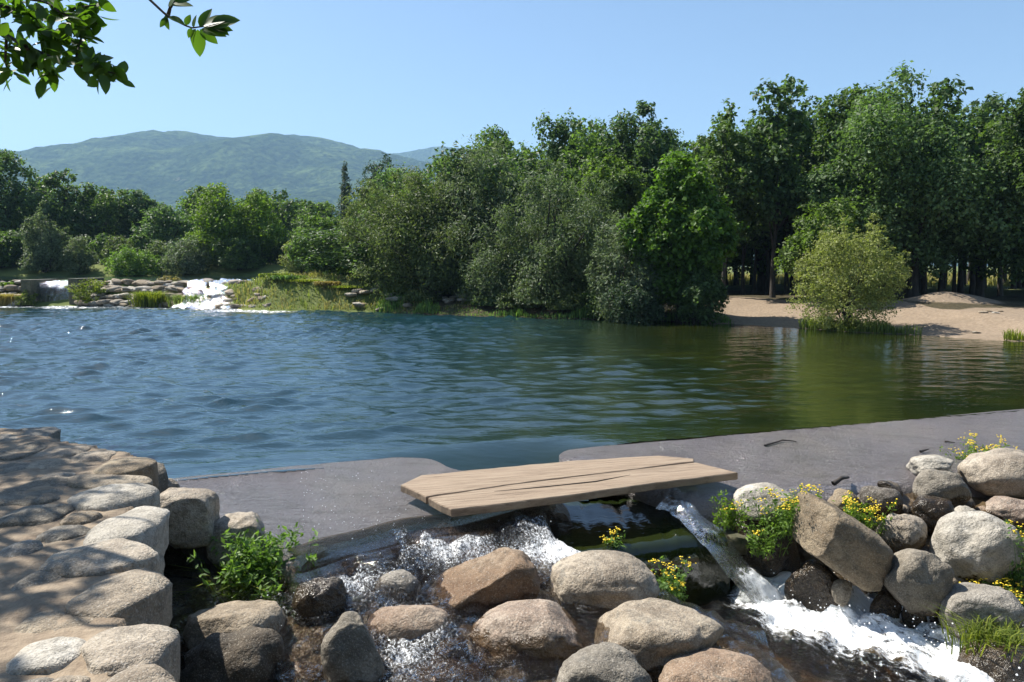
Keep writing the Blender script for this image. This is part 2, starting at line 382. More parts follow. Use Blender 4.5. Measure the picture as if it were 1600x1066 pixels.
# ------------------------------------------------------------------ water: the pool, the pool above the far weir
def waves(X, Y, seed, lam, n, spread=.55):
    r = np.random.default_rng(seed); h = 0
    for k in range(n):
        L = lam[0] * (lam[1] / lam[0]) ** r.random(); th = -math.pi / 2 + .15 + r.normal() * spread
        k_ = 2 * np.pi / L; h = h + L / 9 * np.sin(k_ * (X * np.cos(th) + Y * np.sin(th)) + r.random() * 6.28) * r.uniform(.5, 1)
    return h / math.sqrt(n)
px_ = lines((-60, -24, 90), (-24, -14, 90), (-14, 14, 330), (14, 30.1, 70))
py_ = 5.9 * np.exp(np.linspace(0, math.log(39.4 / 5.9), 430))
X, Y, Fq = grid(px_, py_); S = sdist(X, Y)
calm = sstep(.1, 1.6, -S) * .85 + .15
chopx = 1 - .82 * sstep(-3.5, 4.0, X - (Y - 8) * .02 + fbm(p3(X * .12, Y * .12), 9) * 2.2)
patch = .7 + .45 * fbm(p3(X * .25, Y * .12), 31, 2)
chop = calm * chopx * np.clip(patch, .3, 1.4)
Z = waves(X, Y, 3, (.32, 1.0), 60, .42) * .64 * chop
Z = Z + np.maximum(Z, 0) ** 2 * 9
Z += waves(X, Y, 5, (1.5, 4.0), 12) * .08 * chopx * calm
notch = np.exp(-(((X + .35 - .62 * np.clip(S, 0, 3)) * CU[0]) / 1.05) ** 4)
chop = chop * sstep(.9, .1, S)
Z = Z * sstep(.5, -.3, S) - (.3 * sstep(-.5, .9, S) + .12 * np.maximum(S - .6, 0)) * notch
foam = sstep(2.4, .2, ybank(X) - Y + fbm(p3(X * .7, Y * .7), 2) * .7) * sstep(-9.0, -10.5, X) * (sstep(-13.6, -12.4, X) * 1 + sstep(-19, -20.5, X) * .9 + .5)
foam = np.clip(foam, 0, 1)
fc = Fq[:, 0]
keep = (S[fc] < .12) | ((S[fc] < .95) & (X[fc] > -1.4 + .55 * S[fc]) & (X[fc] < .75 + .62 * S[fc]))
V, Fk, at = prune(p3(X, Y, Z), Fq, keep, {'chop': .25 + chop, 'foam': foam, 'deep': sstep(3.5, -4, X - (Y - 8) * .1)})  # deep sets the painted sky blue, stronger to the left
tag(link('water', mesh('pool_water', V, Fk, M['water'], True, at)), 'rippled river pool between the two weirs', 'river', kind='structure')
X, Y, Fq = grid(np.linspace(-62, -3.5, 120), np.linspace(39.4, 56.5, 90)); Z = UPZ + waves(X, Y, 8, (.8, 2.5), 20) * .1
d0 = Y - ybank(X); keep = (d0[Fq[:, 0]] > 1.3) & (X[Fq[:, 0]] < -9.5) & ~((X[Fq[:, 0]] > -13) & (d0[Fq[:, 0]] < 2.2))
V, Fk = prune(p3(X, Y, Z), Fq, keep)
tag(link('water', mesh('upper_water', V, Fk, M['water'], True, {'chop': np.full(len(V), .7), 'foam': np.zeros(len(V)), 'deep': np.full(len(V), .5)})), 'thin bright strip of water held above the far weir', 'river', kind='structure')

# ------------------------------------------------------------------ haze
bm = bmesh.new(); bmesh.ops.create_cube(bm, size=1); me = bpy.data.meshes.new('haze'); bm.to_mesh(me); bm.free()
s = NT('haze_air')
pv = s.n('VolumePrincipled', Color=(.42, .7, 1.0), Density=.00021); pv.inputs['Anisotropy'].default_value = .1
s.t.links.new(pv.outputs[0], s.out.inputs['Volume']); me.materials.append(s.m)
hz = link('haze', me, None, (0, 2200, 305)); hz.scale = (9400, 5400, 660); tag(hz, 'thin blue summer haze over the valley', 'haze', kind='stuff')

# ------------------------------------------------------------------ the near weir: slabs, chute, stream bed
def chaikin(P, n=2):
    P = np.asarray(P, float)
    for _ in range(n):
        Q = np.roll(P, -1, 0); P = np.stack([P * .75 + Q * .25, P * .25 + Q * .75], 1).reshape(-1, P.shape[1])
    return P
def slab(name, pix, thick, label, seed):
    P = chaikin([GS(a, b)[:2] for a, b in pix], 2)
    if np.sum(P[:, 0] * np.roll(P[:, 1], -1) - P[:, 1] * np.roll(P[:, 0], -1)) < 0: P = P[::-1]
    bm = bmesh.new()
    wob = fbm(p3(P[:, 0] * 3, P[:, 1] * 3), seed, 3) * .035; c = P.mean(0); dirs = (P - c) / np.linalg.norm(P - c, axis=1)[:, None]
    P = P + dirs * wob[:, None]
    # rings inward: lip rounded over, then a flat inner face
    rings = []
    nrm = np.roll(P, -1, 0) - np.roll(P, 1, 0); nrm = np.stack([nrm[:, 1], -nrm[:, 0]], 1); nrm /= np.linalg.norm(nrm, axis=1)[:, None] + 1e-9
    dn = np.clip(nrm @ CN, 0, 1)                 # 1 on the downstream lip
    for inset, drop in ((.03, thick), (.0, .22), (.03, .12), (.09, .05), (.17, .018), (.3, .0)):
        Q = P - nrm * (inset * (.1 + 1.0 * dn))[:, None]
        z = slabz(Q[:, 0], Q[:, 1]) - (drop if drop == thick else drop * (.05 + 1.2 * dn))
        rings.append([bm.verts.new((*q, zz)) for q, zz in zip(Q, z)])
    n = len(P)
    for a, b in zip(rings[:-1], rings[1:]):
        for i in range(n): bm.faces.new((a[i], a[(i + 1) % n], b[(i + 1) % n], b[i]))
    f = bm.faces.new(rings[-1]); bmesh.ops.triangulate(bm, faces=[f])
    me = bpy.data.meshes.new(name); bm.to_mesh(me); bm.free(); me.materials.append(M['slab'])
    for p in me.polygons: p.use_smooth = True
    return tag(link(name, me), label, 'weir', kind='structure')
slab('weir_slab', [(150, 770), (235, 752), (280, 746), (400, 733), (500, 723), (590, 717), (645, 713), (680, 717), (712, 732), (760, 742), (800, 752), (862, 780), (858, 792), (830, 801), (760, 822), (720, 832), (655, 838), (590, 857), (540, 868), (470, 893), (448, 878), (410, 858), (340, 842), (240, 815), (140, 800)], .55, 'wet concrete weir slab left of the plank bridge', 3)
slab('weir_slab', [(866, 712), (880, 703), (930, 697), (1000, 692), (1100, 683), (1300, 665), (1450, 652), (1600, 638), (1800, 620), (2100, 606), (2100, 700), (1800, 745), (1600, 752), (1500, 752), (1440, 752), (1370, 762), (1300, 768), (1240, 772), (1180, 776), (1110, 782), (1068, 776), (1052, 766), (1000, 748), (930, 730), (885, 722)], .5, 'wet concrete weir slab right of the plank bridge', 5)
# chute bed between the slabs
def chutez(S): return -.3 * sstep(-.5, .9, S) - .12 * np.maximum(S - .6, 0)
us = np.linspace(-1.0, 3.4, 60); ss = np.linspace(-.8, 1.9, 50)
U, Sg, Fq = grid(us, ss)
XX = -.1 + U * CU[0] + Sg * CN[0] + .0; YY = C0[1] + (-.1 - C0[0]) * CU[1] / CU[0] + U * CU[1] + Sg * CN[1]
ZZ = chutez(sdist(XX, YY)) - .1 - .5 * sstep(.75, .2, sdist(XX, YY)) + fbm(p3(XX * 4, YY * 4), 4) * .03
fc = Fq[:, 0]; cen = -.6 + .62 * np.clip(Sg, -1, 3)
keep = (U[fc] > cen[fc] - .75) & (U[fc] < cen[fc] + 1.75)
V, Fk = prune(p3(XX, YY, ZZ), Fq, keep)
ch = link('chute_bed', mesh('chute_bed', V, Fk, M['mosswall'])); so_ = ch.modifiers.new('solid', 'SOLIDIFY'); so_.thickness = .16; so_.offset = 1
tag(ch, 'mossy concrete floor of the sluice under the plank bridge', 'sluice', kind='structure')

CH = np.array([[1.75, 7.2], [2.3, 6.75], [3.0, 6.2], [3.7, 5.5], [4.6, 4.4], [5.5, 2.5]])
CHL = CH + [-.5, -.36]
def chd(x, y, CH=CH):
    P = np.stack([np.ravel(x), np.ravel(y)], -1); best = np.full(len(P), 1e9)
    for a, b in zip(CH[:-1], CH[1:]):
        ab = b - a; t = np.clip(((P - a) @ ab) / (ab @ ab), 0, 1)
        best = np.minimum(best, np.linalg.norm(P - a - t[:, None] * ab, axis=1))
    return best.reshape(np.shape(x))
def bedz(x, y):
    x = np.asarray(x, float); y = np.asarray(y, float); s_ = sdist(x, y)
    ap = -.44 - .13 * np.maximum(s_ - 1.4, 0)
    rt = -.34 - .30 * np.maximum(s_ - 1.75, 0)
    z = ap + (rt - ap) * sstep(1.7, 2.4, x)
    z = z - .12 * sstep(-1.2, -2.2, x)
    c = np.minimum(chd(x, y), chd(x, y, CHL))
    z = z + (np.minimum(-1.34, z - .1) - z) * sstep(1.0, .62, c)
    return np.where(s_ < 1.0, np.minimum(z, -.75), z)
X, Y, Fq = grid(np.linspace(-5.2, 11, 230), np.linspace(.5, 10.5, 150))
Z = bedz(X, Y) + fbm(p3(X * 3, Y * 3), 6) * .06 + np.abs(vnoise(p3(X * 7, Y * 7), 8)) * .04
keep = (Y[Fq[:, 0]] - CU[1] / CU[0] * X[Fq[:, 0]] < 7.6)
V, Fk = prune(p3(X, Y, Z), Fq, keep)
tag(link('stream_bed', mesh('stream_bed', V, Fk, M['bed'])), 'brown stony bed below the near weir', 'stream bed', kind='structure')

# running water over the apron on the left
X, Y, Fq = grid(np.linspace(-3.2, 1.9, 230), np.linspace(3.2, 7.6, 210)); S = sdist(X, Y)
base = bedz(X, Y) + .13
flow = np.abs(fbm(p3(X * 4.5 + Y * 1, Y * 2.6, 3), 12, 3)) * .07 + fbm(p3(X * 19, Y * 12), 14, 2) * .012
Z = base + flow + .22 * np.exp(-((S - 1.75 - .1 * (X + 1.6) * -1) / .3) ** 2) * sstep(.6, .2, X) * .5
foam = .45 + .16 * fbm(p3(X * 1.6, Y * 1.6), 19, 3) + .14 * np.exp(-((S - 2.1) / .35) ** 2)
foam = foam - .35 * sstep(-1.9, -2.4, X) - .2 * sstep(.2, 1.2, X)
fc = Fq[:, 0]; c = np.minimum(chd(X, Y), chd(X, Y, CHL))
keep = (S[fc] > 1.0) & (c[fc] > .78) & (X[fc] < 1.75)
V, Fk, at = prune(p3(X, Y, Z), Fq, keep, {'foam': foam})
tag(link('water', mesh('apron_water', V, Fk, M['stream'], True, at)), 'sparkling shallow water running between the front boulders', 'stream', kind='structure')
# the sheet that runs over the lip of the left slab
LP = np.array([GS(a, b_)[:2] for a, b_ in [(448, 884), (470, 893), (540, 868), (590, 857), (655, 838), (720, 832), (760, 822), (830, 801), (862, 790), (872, 782)]])
kk = np.linspace(0, len(LP) - 1, 120); c = np.stack([np.interp(kk, np.arange(len(LP)), LP[:, j]) for j in (0, 1)], -1)
for _ in range(6): c[1:-1] = (c[:-2] + c[1:-1] * 2 + c[2:]) / 4
t = np.gradient(c, axis=0); nn = np.stack([t[:, 1], -t[:, 0]], -1); nn /= np.linalg.norm(nn, axis=1)[:, None]
pf = np.array([(-.35, .008), (-.2, .014), (-.08, .012), (.02, -.015), (.075, -.06), (.105, -.12), (.12, -.19), (.14, -.26), (.18, -.33), (.27, -.4)])
fk = np.interp(np.linspace(0, 9, 34), np.arange(10), pf[:, 0]); fz = np.interp(np.linspace(0, 9, 34), np.arange(10), pf[:, 1])
P = c[:, None] + nn[:, None] * fk[None, :, None]; Pz = slabz(c[:, 0], c[:, 1])[:, None] + fz[None] - SLOPE * np.minimum(fk, 0)[None] * 1.0
lum = fbm(p3(kk[:, None] * 1.2 + 0 * fk, 0 * kk[:, None] + fk[None] * 2.2), 57, 3); wgt = sstep(-.05, .1, fk)[None]
P = P + nn[:, None] * (lum * .04 * wgt)[..., None]; Pz = Pz + lum * .012 * wgt
i_ = np.arange(120 * 34).reshape(120, 34); Fq = np.stack([i_[:-1, :-1], i_[:-1, 1:], i_[1:, 1:], i_[1:, :-1]], -1).reshape(-1, 4)
fo = .2 + .2 * lum + .28 * sstep(.12, .25, fk)[None] + 0 * kk[:, None]
tag(link('waterfall', mesh('waterfall', np.concatenate([P, Pz[..., None]], -1).reshape(-1, 3), Fq, M['lip'], True, {'foam': fo.ravel()})), 'thin brown sheet of water running over the lip of the left slab', 'waterfall', kind='structure')
# white water in the channel
X, Y, Fq = grid(np.linspace(.9, 6.2, 260), np.linspace(3.0, 7.6, 230)); c = chd(X, Y)
along = (X - 1.75) * .75 - (Y - 7.2) * .66
al_, ac_ = X * .73 - Y * .68, X * .68 + Y * .73
turb = np.abs(fbm(p3(al_ * 2.6, ac_ * 5, 1), 22, 4)) * .11 + fbm(p3(al_ * 9, ac_ * 15), 24, 3) * .022
wf = sstep(.95, .3, c - .1) * sstep(.2, .6, along)
Z = -1.06 - .05 * along + turb * (.25 + wf) + .12 * wf
foam = .12 + .6 * wf + .16 * fbm(p3(X * 2, Y * 2), 25, 2) - .5 * sstep(2.2, 1.6, X) * sstep(6.9, 6.6, Y)
keep = (c[Fq[:, 0]] < 1.6)
V, Fk, at = prune(p3(X, Y, Z), Fq, keep, {'foam': foam})
tag(link('water', mesh('channel_water', V, Fk, M['rapid'], True, at)), 'foaming white water rushing along the channel at lower right', 'stream', kind='structure')
# water spilling over the chute lip, and small falls between the right-hand rocks
def ribbon(name, pts, wid, foam, label, seed, mat='fall', lump=.05):
    pts = np.asarray(pts, float); k = np.linspace(0, len(pts) - 1, 46); idx = np.arange(len(pts))
    c = np.stack([np.interp(k, idx, pts[:, j]) for j in range(3)], -1)
    ker = np.ones(7) / 7; cp = np.pad(c, ((3, 3), (0, 0)), 'edge'); c = np.stack([np.convolve(cp[:, j], ker, 'valid') for j in range(3)], -1)
    t = np.gradient(c, axis=0); side = np.stack([-t[:, 1], t[:, 0], 0 * t[:, 0]], -1); side /= np.linalg.norm(side, axis=1)[:, None] + 1e-9
    wd = np.interp(k, idx, wid); v = np.linspace(-1, 1, 21)
    P = c[:, None] + side[:, None] * (wd[:, None] * v[None])[..., None] / 2
    nz = fbm(P * np.array([6, 6, 2.2]), seed, 3)
    P[..., 2] += nz * lump; P[..., 1] -= np.abs(nz) * lump * .8; P[..., 2] -= (v[None] ** 2) * .04
    fo = np.interp(k, idx, foam)[:, None] + .15 * nz - .25 * v[None] ** 4
    i = np.arange(46 * 21).reshape(46, 21); Fq = np.stack([i[:-1, :-1], i[:-1, 1:], i[1:, 1:], i[1:, :-1]], -1).reshape(-1, 4)
    return tag(link(name, mesh(name, P.reshape(-1, 3), Fq, M[mat], True, {'foam': fo.ravel()})), label, 'waterfall', kind='structure')
ribbon('waterfall', [AT(1035, 772, 7.3), AT(1085, 805, 7.0), AT(1125, 845, 6.8), AT(1165, 890, 6.65), AT(1205, 940, 6.5), AT(1250, 985, 6.35)], (.3, .36, .4, .42, .5, .6), (.22, .34, .44, .6, .8, .9), 'white-streaked cascade falling off the right side of the sluice', 41)
rows = [(q, float(chutez(q))) for q in np.linspace(.6, 1.86, 40)]; zl_ = rows[-1][1]
rows += [(1.9, zl_ - .012), (1.93, zl_ - .035), (1.955, zl_ - .075), (1.975, zl_ - .14), (1.99, zl_ - .24), (2.0, zl_ - .36), (2.01, zl_ - .5), (2.02, zl_ - .66)]
nv = 60; P = np.zeros((len(rows), nv, 3))
for k, (q, z) in enumerate(rows):
    qq = min(q, 1.86); xl_, xr_ = -1.3 + .95 * qq, min(.9 + .6 * qq, 1.95); xx = np.linspace(xl_, xr_, nv); yy = C0[1] + (xx - C0[0]) * CU[1] / CU[0] - q / CU[0]
    P[k, :, 0] = xx + (q - qq) * .3; P[k, :, 1] = yy; P[k, :, 2] = z + .008 * fbm(p3(xx * 6, 0 * xx + q * 1.2), 91, 3) + .014 * fbm(p3(xx * 14, 0 * xx + q * .8), 92, 2)
i_ = np.arange(len(rows) * nv).reshape(len(rows), nv); Fq = np.stack([i_[:-1, :-1], i_[1:, :-1], i_[1:, 1:], i_[:-1, 1:]], -1).reshape(-1, 4)
n_ = len(rows) * nv
tag(link('waterfall', mesh('waterfall', P.reshape(-1, 3), Fq, M['water'], True, {'chop': np.full(n_, .25), 'foam': np.zeros(n_), 'deep': np.full(n_, .0)})), 'dark glassy tongue of water sliding through the sluice under the plank', 'waterfall', kind='structure')
ribbon('waterfall', [AT(1385, 880, 7.0), AT(1372, 900, 6.85), AT(1356, 940, 6.65), AT(1345, 985, 6.5), AT(1335, 1010, 6.35)], (.16, .2, .24, .3, .4), (.5, .55, .6, .7, .9), 'small thin fall beside the grey boulder', 47)
ribbon('waterfall', [AT(1540, 790, 8.2), AT(1480, 815, 7.9), AT(1440, 850, 7.6), AT(1400, 870, 7.3), AT(1380, 900, 7.0)], (.3, .3, .32, .3, .25), (.35, .45, .5, .55, .6), 'rill of lively water winding between the right-hand rocks', 49, 'stream', .03)
ribbon('waterfall', [AT(1455, 985, 6.75), AT(1435, 930, 6.9), AT(1425, 960, 6.65), AT(1420, 1000, 6.5)], (.1, .25, .3, .35), (.3, .4, .5, .8), 'trickle over the wet rocks under the grey boulder', 51)

# ------------------------------------------------------------------ rocks
def ico(n):
    bm = bmesh.new(); bmesh.ops.create_icosphere(bm, subdivisions=n, radius=1)
    V = np.array([v.co[:] for v in bm.verts]); Fc = np.array([[v.index for v in f.verts] for f in bm.faces], np.int32); bm.free(); return V, Fc
I5, I4, I3, I2, I1 = ico(5), ico(4), ico(3), ico(2), ico(1)
def rotz(a): c, s_ = math.cos(a), math.sin(a); return np.array([[c, -s_, 0], [s_, c, 0], [0, 0, 1]])
def roty(a): c, s_ = math.cos(a), math.sin(a); return np.array([[c, 0, s_], [0, 1, 0], [-s_, 0, c]])
def rock_verts(base, seed, p=2.3, rough=.17, cuts=2, shape=(1, 1, 1), roll=0, yaw=0):
    r = np.random.default_rng(seed); V = base.copy()
    V = V / (np.abs(V) ** p).sum(1)[:, None] ** (1 / p)
    V = V * (1 + rough * fbm(base * 1.25 + seed * 3.7, seed, 2))[:, None]
    for _ in range(cuts):
        n = r.normal(size=3); n /= np.linalg.norm(n); o = r.uniform(.62, .9)
        s_ = V @ n; V = V - n[None] * (np.maximum(s_ - o, 0) * .85)[:, None]
    V = V * (1 + .035 * fbm(base * 4.5 + seed, seed + 9, 3))[:, None]
    V = V * np.array(shape); V = V @ rotz(yaw).T @ roty(roll).T
    lo, hi = V.min(0), V.max(0)
    return (V - (lo + hi) / 2) / ((hi - lo) / 2)
def place(box, zfun, k=.45, ratio=.8):
    """size and place a stone from its outline: a point of the sight line at which it sits on the ground below"""
    x0, y0, x1, y1 = box; cx, cy = (x0 + x1) / 2, (y0 + y1) / 2; d = ray(cx, cy); dl = np.linalg.norm(d)
    el = math.asin(-d[2] / dl); zc = -.4
    for _ in range(25):
        t = (zc - CAM_H) / d[2]; P = np.array([d[0] * t, d[1] * t, zc])
        a = (x1 - x0) / 2 / F * t; H = (y1 - y0) / 2 / F * t * dl / 1.0
        b = min(a * ratio, .8 * H / math.sin(el)); c = math.sqrt(max(H * H - (b * math.sin(el)) ** 2, (.25 * H) ** 2)) / math.cos(el)
        z0 = zfun(P[0], P[1]) if callable(zfun) else zfun
        zc = .5 * zc + .5 * (float(z0) + k * c)
    return P, (a, b, c)
def boulder(box, mat, label, seed, zf=bedz, k=.5, ratio=.8, wet=None, name='boulder', cat='boulder', group=None, parent=None, base=I5, **kw):
    P, sz = place(box, zf, k, ratio); V = rock_verts(base[0], seed, **kw) * np.array(sz) * .94
    o = link(name, mesh(name, V, base[1], M[mat]), parent, P if parent is None else P - np.array(parent.location))
    o['wet_z'] = float(wet + .06 if wet is not None else -9.0)
    if label: tag(o, label, cat, group)
    return o
GB = 'boulders below the near weir'
A = dict(group=GB)
boulder((288, 944, 452, 1040), 'tan', 'tan round-topped boulder beside the stone wall, behind the dark front one', 101, wet=-.6, **A)
boulder((286, 988, 452, 1110), 'dark', 'dark rough boulder at the bottom edge next to the stone wall', 102, wet=-.75, rough=.25, **A)
boulder((454, 905, 548, 992), 'dark', 'wet dark boulder half covered by water left of the small round one', 103, wet=-.3, **A)
boulder((582, 892, 662, 950), 'grey', 'smallest round boulder standing alone in the sparkling shallows', 104, wet=-.5, rough=.1, cuts=1, **A)
boulder((570, 942, 708, 1020), 'rust', 'rusty brown boulder in the shallows behind the tall grey one', 105, wet=-.6, **A)
boulder((502, 968, 606, 1095), 'grey', 'tall upright grey boulder at the bottom edge, cracked on its left', 106, wet=-.8, ratio=.9, k=.6, **A)
boulder((676, 856, 848, 968), 'rust', 'long pinkish boulder with a reddish wet end, tilted up to the right', 107, wet=-.52, shape=(1, .6, .5), roll=R(-17), p=2.6, cuts=4, k=.55, **A)
boulder((728, 940, 926, 1062), 'rust', 'broad wet brown boulder awash below the long pinkish one', 108, wet=-.5, k=.3, **A)
boulder((856, 863, 1032, 966), 'tan', 'large smooth oval boulder beside the yellow flowers at the sluice', 109, wet=-.62, rough=.1, cuts=2, k=.6, **A)
boulder((922, 944, 1140, 1058), 'tan', 'largest tan boulder at bottom centre with a notch in its lower side', 110, wet=-.85, rough=.16, cuts=4, k=.6, **A)
boulder((862, 1014, 1024, 1130), 'grey', 'grey boulder cut off by the bottom edge below the oval one', 111, wet=-1.0, rough=.12, cuts=2, **A)
boulder((1018, 1020, 1222, 1130), 'rust', 'red-brown boulder cut off by the bottom edge beside the white water', 112, wet=-1.1, rough=.14, **A)
boulder((838, 824, 944, 892), 'tan', 'flat tan boulder at the left edge of the sluice', 113, wet=-.5, k=.5, rough=.14, **A)
boulder((822, 800, 894, 846), 'tan', 'small pale boulder just below the near end of the plank', 114, wet=-.42, k=.5, **A)
boulder((690, 842, 800, 905), 'rust', 'brown flat rock drowned by the splashing water under the slab lip', 115, wet=.0, k=.1, **A)
boulder((620, 1030, 770, 1110), 'rust', 'reddish drowned rock at the bottom edge right of the tall grey boulder', 116, wet=.0, k=.05, **A)
boulder((430, 1040, 520, 1100), 'rust', 'low wet stone at the bottom edge between two dark boulders', 117, wet=.0, k=.2, **A)
# right bank
boulder((1142, 754, 1250, 812), 'pale', 'pale rounded boulder on the slab edge right of the plank', 121, zf=-.36, k=.6, rough=.12, **A)
boulder((1248, 782, 1390, 912), 'tan', 'big slanting block with layered cracks above the white water', 122, zf=-.62, k=.6, p=5, shape=(1, .7, .5), roll=R(30), cuts=2, rough=.1, **A)
boulder((1292, 766, 1344, 806), 'tan', 'small tan stone between two yellow-flowered weeds', 123, zf=-.36, k=.6, **A)
boulder((1340, 760, 1410, 808), 'dark', 'dark brown boulder at the slab edge right of the flowers', 124, zf=-.36, k=.6, wet=-.3, **A)
boulder((1370, 752, 1412, 780), 'dark', 'thin dark stone leaning on the slab edge', 125, zf=-.3, k=.5, wet=.0, shape=(1, .5, .3), roll=R(20), **A)
boulder((1416, 778, 1488, 832), 'dark', 'wet dark boulder in the rill below the speckled one', 126, zf=-.45, k=.5, wet=-.2, **A)
boulder((1366, 806, 1450, 866), 'tan', 'smooth yellowish tan boulder beside the rill', 127, zf=-.55, k=.5, wet=-.5, rough=.12, **A)
boulder((1428, 736, 1514, 794), 'grey', 'speckled grey boulder standing on the slab edge', 128, zf=-.34, k=.7, wet=-.3, **A)
boulder((1418, 711, 1490, 745), 'pale', 'low pale boulder lying on the right slab left of yellow weeds', 129, zf=-.2, k=.6, ratio=.9, **A)
boulder((1503, 708, 1640, 778), 'tan', 'large creased boulder at the right edge behind the flat one', 130, zf=-.36, k=.65, **A)
boulder((1460, 806, 1590, 915), 'pale', 'big whitish heart-shaped boulder on the right', 131, zf=-.72, k=.6, wet=-.75, rough=.22, **A)
boulder((1476, 794, 1534, 846), 'pale', 'knob of pale rock poking up behind the whitish boulder', 132, zf=-.6, k=.8, **A)
boulder((1378, 863, 1484, 958), 'grey', 'round grey boulder between the rill and the whitish boulder', 133, zf=-.82, k=.6, wet=-.85, **A)
boulder((1466, 918, 1604, 1000), 'grey', 'broad grey boulder above the grass tuft at lower right', 134, zf=-.95, k=.6, wet=-1.0, rough=.14, **A)
boulder((1297, 906, 1332, 946), 'grey', 'small grey stone stuck in the dark bank under the slanting block', 135, zf=-.85, k=.5, **A)
boulder((1358, 926, 1408, 980), 'dark', 'wet stone in the small fall left of the grey boulder', 136, zf=-1.0, k=.5, wet=0, **A)
boulder((1225, 880, 1320, 985), 'dark', 'dark dripping rock under the slanting block', 137, zf=-1.1, k=.5, wet=0, rough=.3, **A)
boulder((1530, 778, 1640, 826), 'rust', 'flat reddish rock at the right edge of the rill', 138, zf=-.5, k=.4, wet=-.45, **A)
boulder((1405, 940, 1450, 1010), 'dark', 'dark rock under the round grey boulder', 139, zf=-1.1, k=.4, wet=0, rough=.3, **A)
boulder((1440, 960, 1500, 1030), 'dark', 'dark wet rock left of the grass tuft', 140, zf=-1.2, k=.4, wet=0, rough=.3, **A)
boulder((1130, 800, 1250, 905), 'dark', 'mossy dark rock under the hanging weeds beside the cascade', 141, zf=-.85, k=.5, wet=0, rough=.3, **A)
boulder((1330, 860, 1390, 925), 'dark', 'dark stone behind the small fall', 142, zf=-.85, k=.4, wet=0, rough=.3, **A)
boulder((1150, 965, 1240, 1010), 'rust', 'amber stone lying under the clear water of the channel', 144, zf=-1.3, k=.1, wet=0, **A)
boulder((1560, 740, 1680, 800), 'tan', 'tan rock at the right edge below the creased boulder', 145, zf=-.45, k=.4, **A)
boulder((1500, 1012, 1640, 1090), 'dark', 'dark wet rock under the grass tuft at lower right', 146, zf=-1.12, k=.45, wet=0, **A)
r = np.random.default_rng(71)
cob = [mesh('cobble', rock_verts(I3[0], 760 + k, rough=.15) * np.array([.5, .42, .34]), I3[1], M[m]) for k, m in enumerate(['tan', 'grey', 'dark', 'rust', 'tan', 'dark'])]
for k in range(60):
    x, y = r.uniform(1.95, 5.6), r.uniform(5.6, 8.6); s_ = float(sdist(x, y))
    if s_ < 1.72 or chd(np.array([x]), np.array([y]))[0] < .72: continue
    o = link('cobble', cob[int(r.integers(6))], None, (x, y, float(bedz(x, y)) + .03)); q = r.uniform(.14, .34); o.scale = (q, q, q); o.rotation_euler = (r.uniform(-.4, .4), r.uniform(-.4, .4), r.random() * 6.28); o['wet_z'] = float(bedz(x, y)) + .05
    tag(o, 'small cobble wedged among the right-bank boulders', 'cobble', 'cobbles of the right bank')
for k in range(70):
    x, y = r.uniform(-2.6, 1.3), r.uniform(4.3, 6.9)
    if float(sdist(x, y)) < 2.0: continue
    o = link('cobble', cob[int(r.integers(6))], None, (x, y, float(bedz(x, y)) + .02)); q = r.uniform(.16, .36); o.scale = (q, q, q * .9); o.rotation_euler = (r.uniform(-.4, .4), r.uniform(-.4, .4), r.random() * 6.28); o['wet_z'] = 0.0
    tag(o, 'wet brown cobble under the shallow running water', 'cobble', 'cobbles in the shallows')
# by the wall
B = dict(group='rocks between the wall and the slab')
boulder((236, 766, 342, 850), 'tan', 'square-cut block with dark front between wall and slab', 151, zf=-.25, k=1.0, p=4, rough=.08, cuts=3, **B)
boulder((228, 748, 280, 790), 'tan', 'small tan rock behind the square-cut block', 152, zf=-.1, k=.8, p=3, **B)
boulder((326, 803, 428, 880), 'tan', 'low tan rock behind the leafy bush', 153, zf=-.4, k=.8, p=3, **B)
boulder((242, 840, 350, 930), 'dark', 'shadowed rock in the dark corner below the square-cut block', 154, zf=-.7, k=.7, wet=-.5, **B)
boulder((330, 860, 440, 950), 'dark', 'shadowed rock under the leafy bush', 155, zf=-.75, k=.6, wet=-.5, **B)
boulder((232, 930, 300, 1010), 'dark', 'shadowed low rock in the gap beside the stone wall', 156, zf=-.8, k=.3, wet=-.5, **B)

# ------------------------------------------------------------------ the stone wall on the left
WZ = .36
wall = empty('stone_wall', (-3.2, 5.0, -.9), 'fieldstone wall with earth joints at the left edge, dappled by leaf shade', 'wall')
def wedge(y): return -.466 * y - .05
we = np.array([[wedge(y), y] for y in np.linspace(1.0, 6.55, 12)])
back = np.array([[-3.35, 6.75], [-4.2, 7.2], [-5.3, 7.85], [-8.5, 9.6]])
poly = np.concatenate([we + [-.1, 0], back, [[-9.5, 9.0], [-9.5, 1.0]]])
xs = np.linspace(-9.5, -.2, 150); ys = np.linspace(1.0, 9.6, 130); X, Y, Fq = grid(xs, ys)
def inpoly(x, y, P):
    c = np.zeros(len(x), bool); Q = np.roll(P, -1, 0)
    for (ax, ay), (bx, by) in zip(P, Q):
        t = ((ay > y) != (by > y)) & (x < (bx - ax) * (y - ay) / (by - ay + 1e-12) + ax); c ^= t
    return c
def sdp(x, y, P):                                # distance to the outline, positive inside
    best = np.full(len(x), 1e9); Q = np.roll(P, -1, 0); p = np.stack([x, y], -1)
    for a, b in zip(P, Q):
        ab = b - a; t = np.clip(((p - a) @ ab) / (ab @ ab), 0, 1); best = np.minimum(best, np.linalg.norm(p - a - t[:, None] * ab, axis=1))
    return np.where(inpoly(x, y, P), best, -best)
sd = sdp(X, Y, poly)
Z = WZ - .008 + fbm(p3(X * 2, Y * 2), 33, 3) * .025 + fbm(p3(X * 12, Y * 12), 35, 2) * .008
Z = np.where(sd > .06, Z, Z - sstep(.06, -.12, sd) * 1.6)
keep = sd[Fq[:, 0]] > -.14
V, Fk = prune(p3(X, Y, Z), Fq, keep)
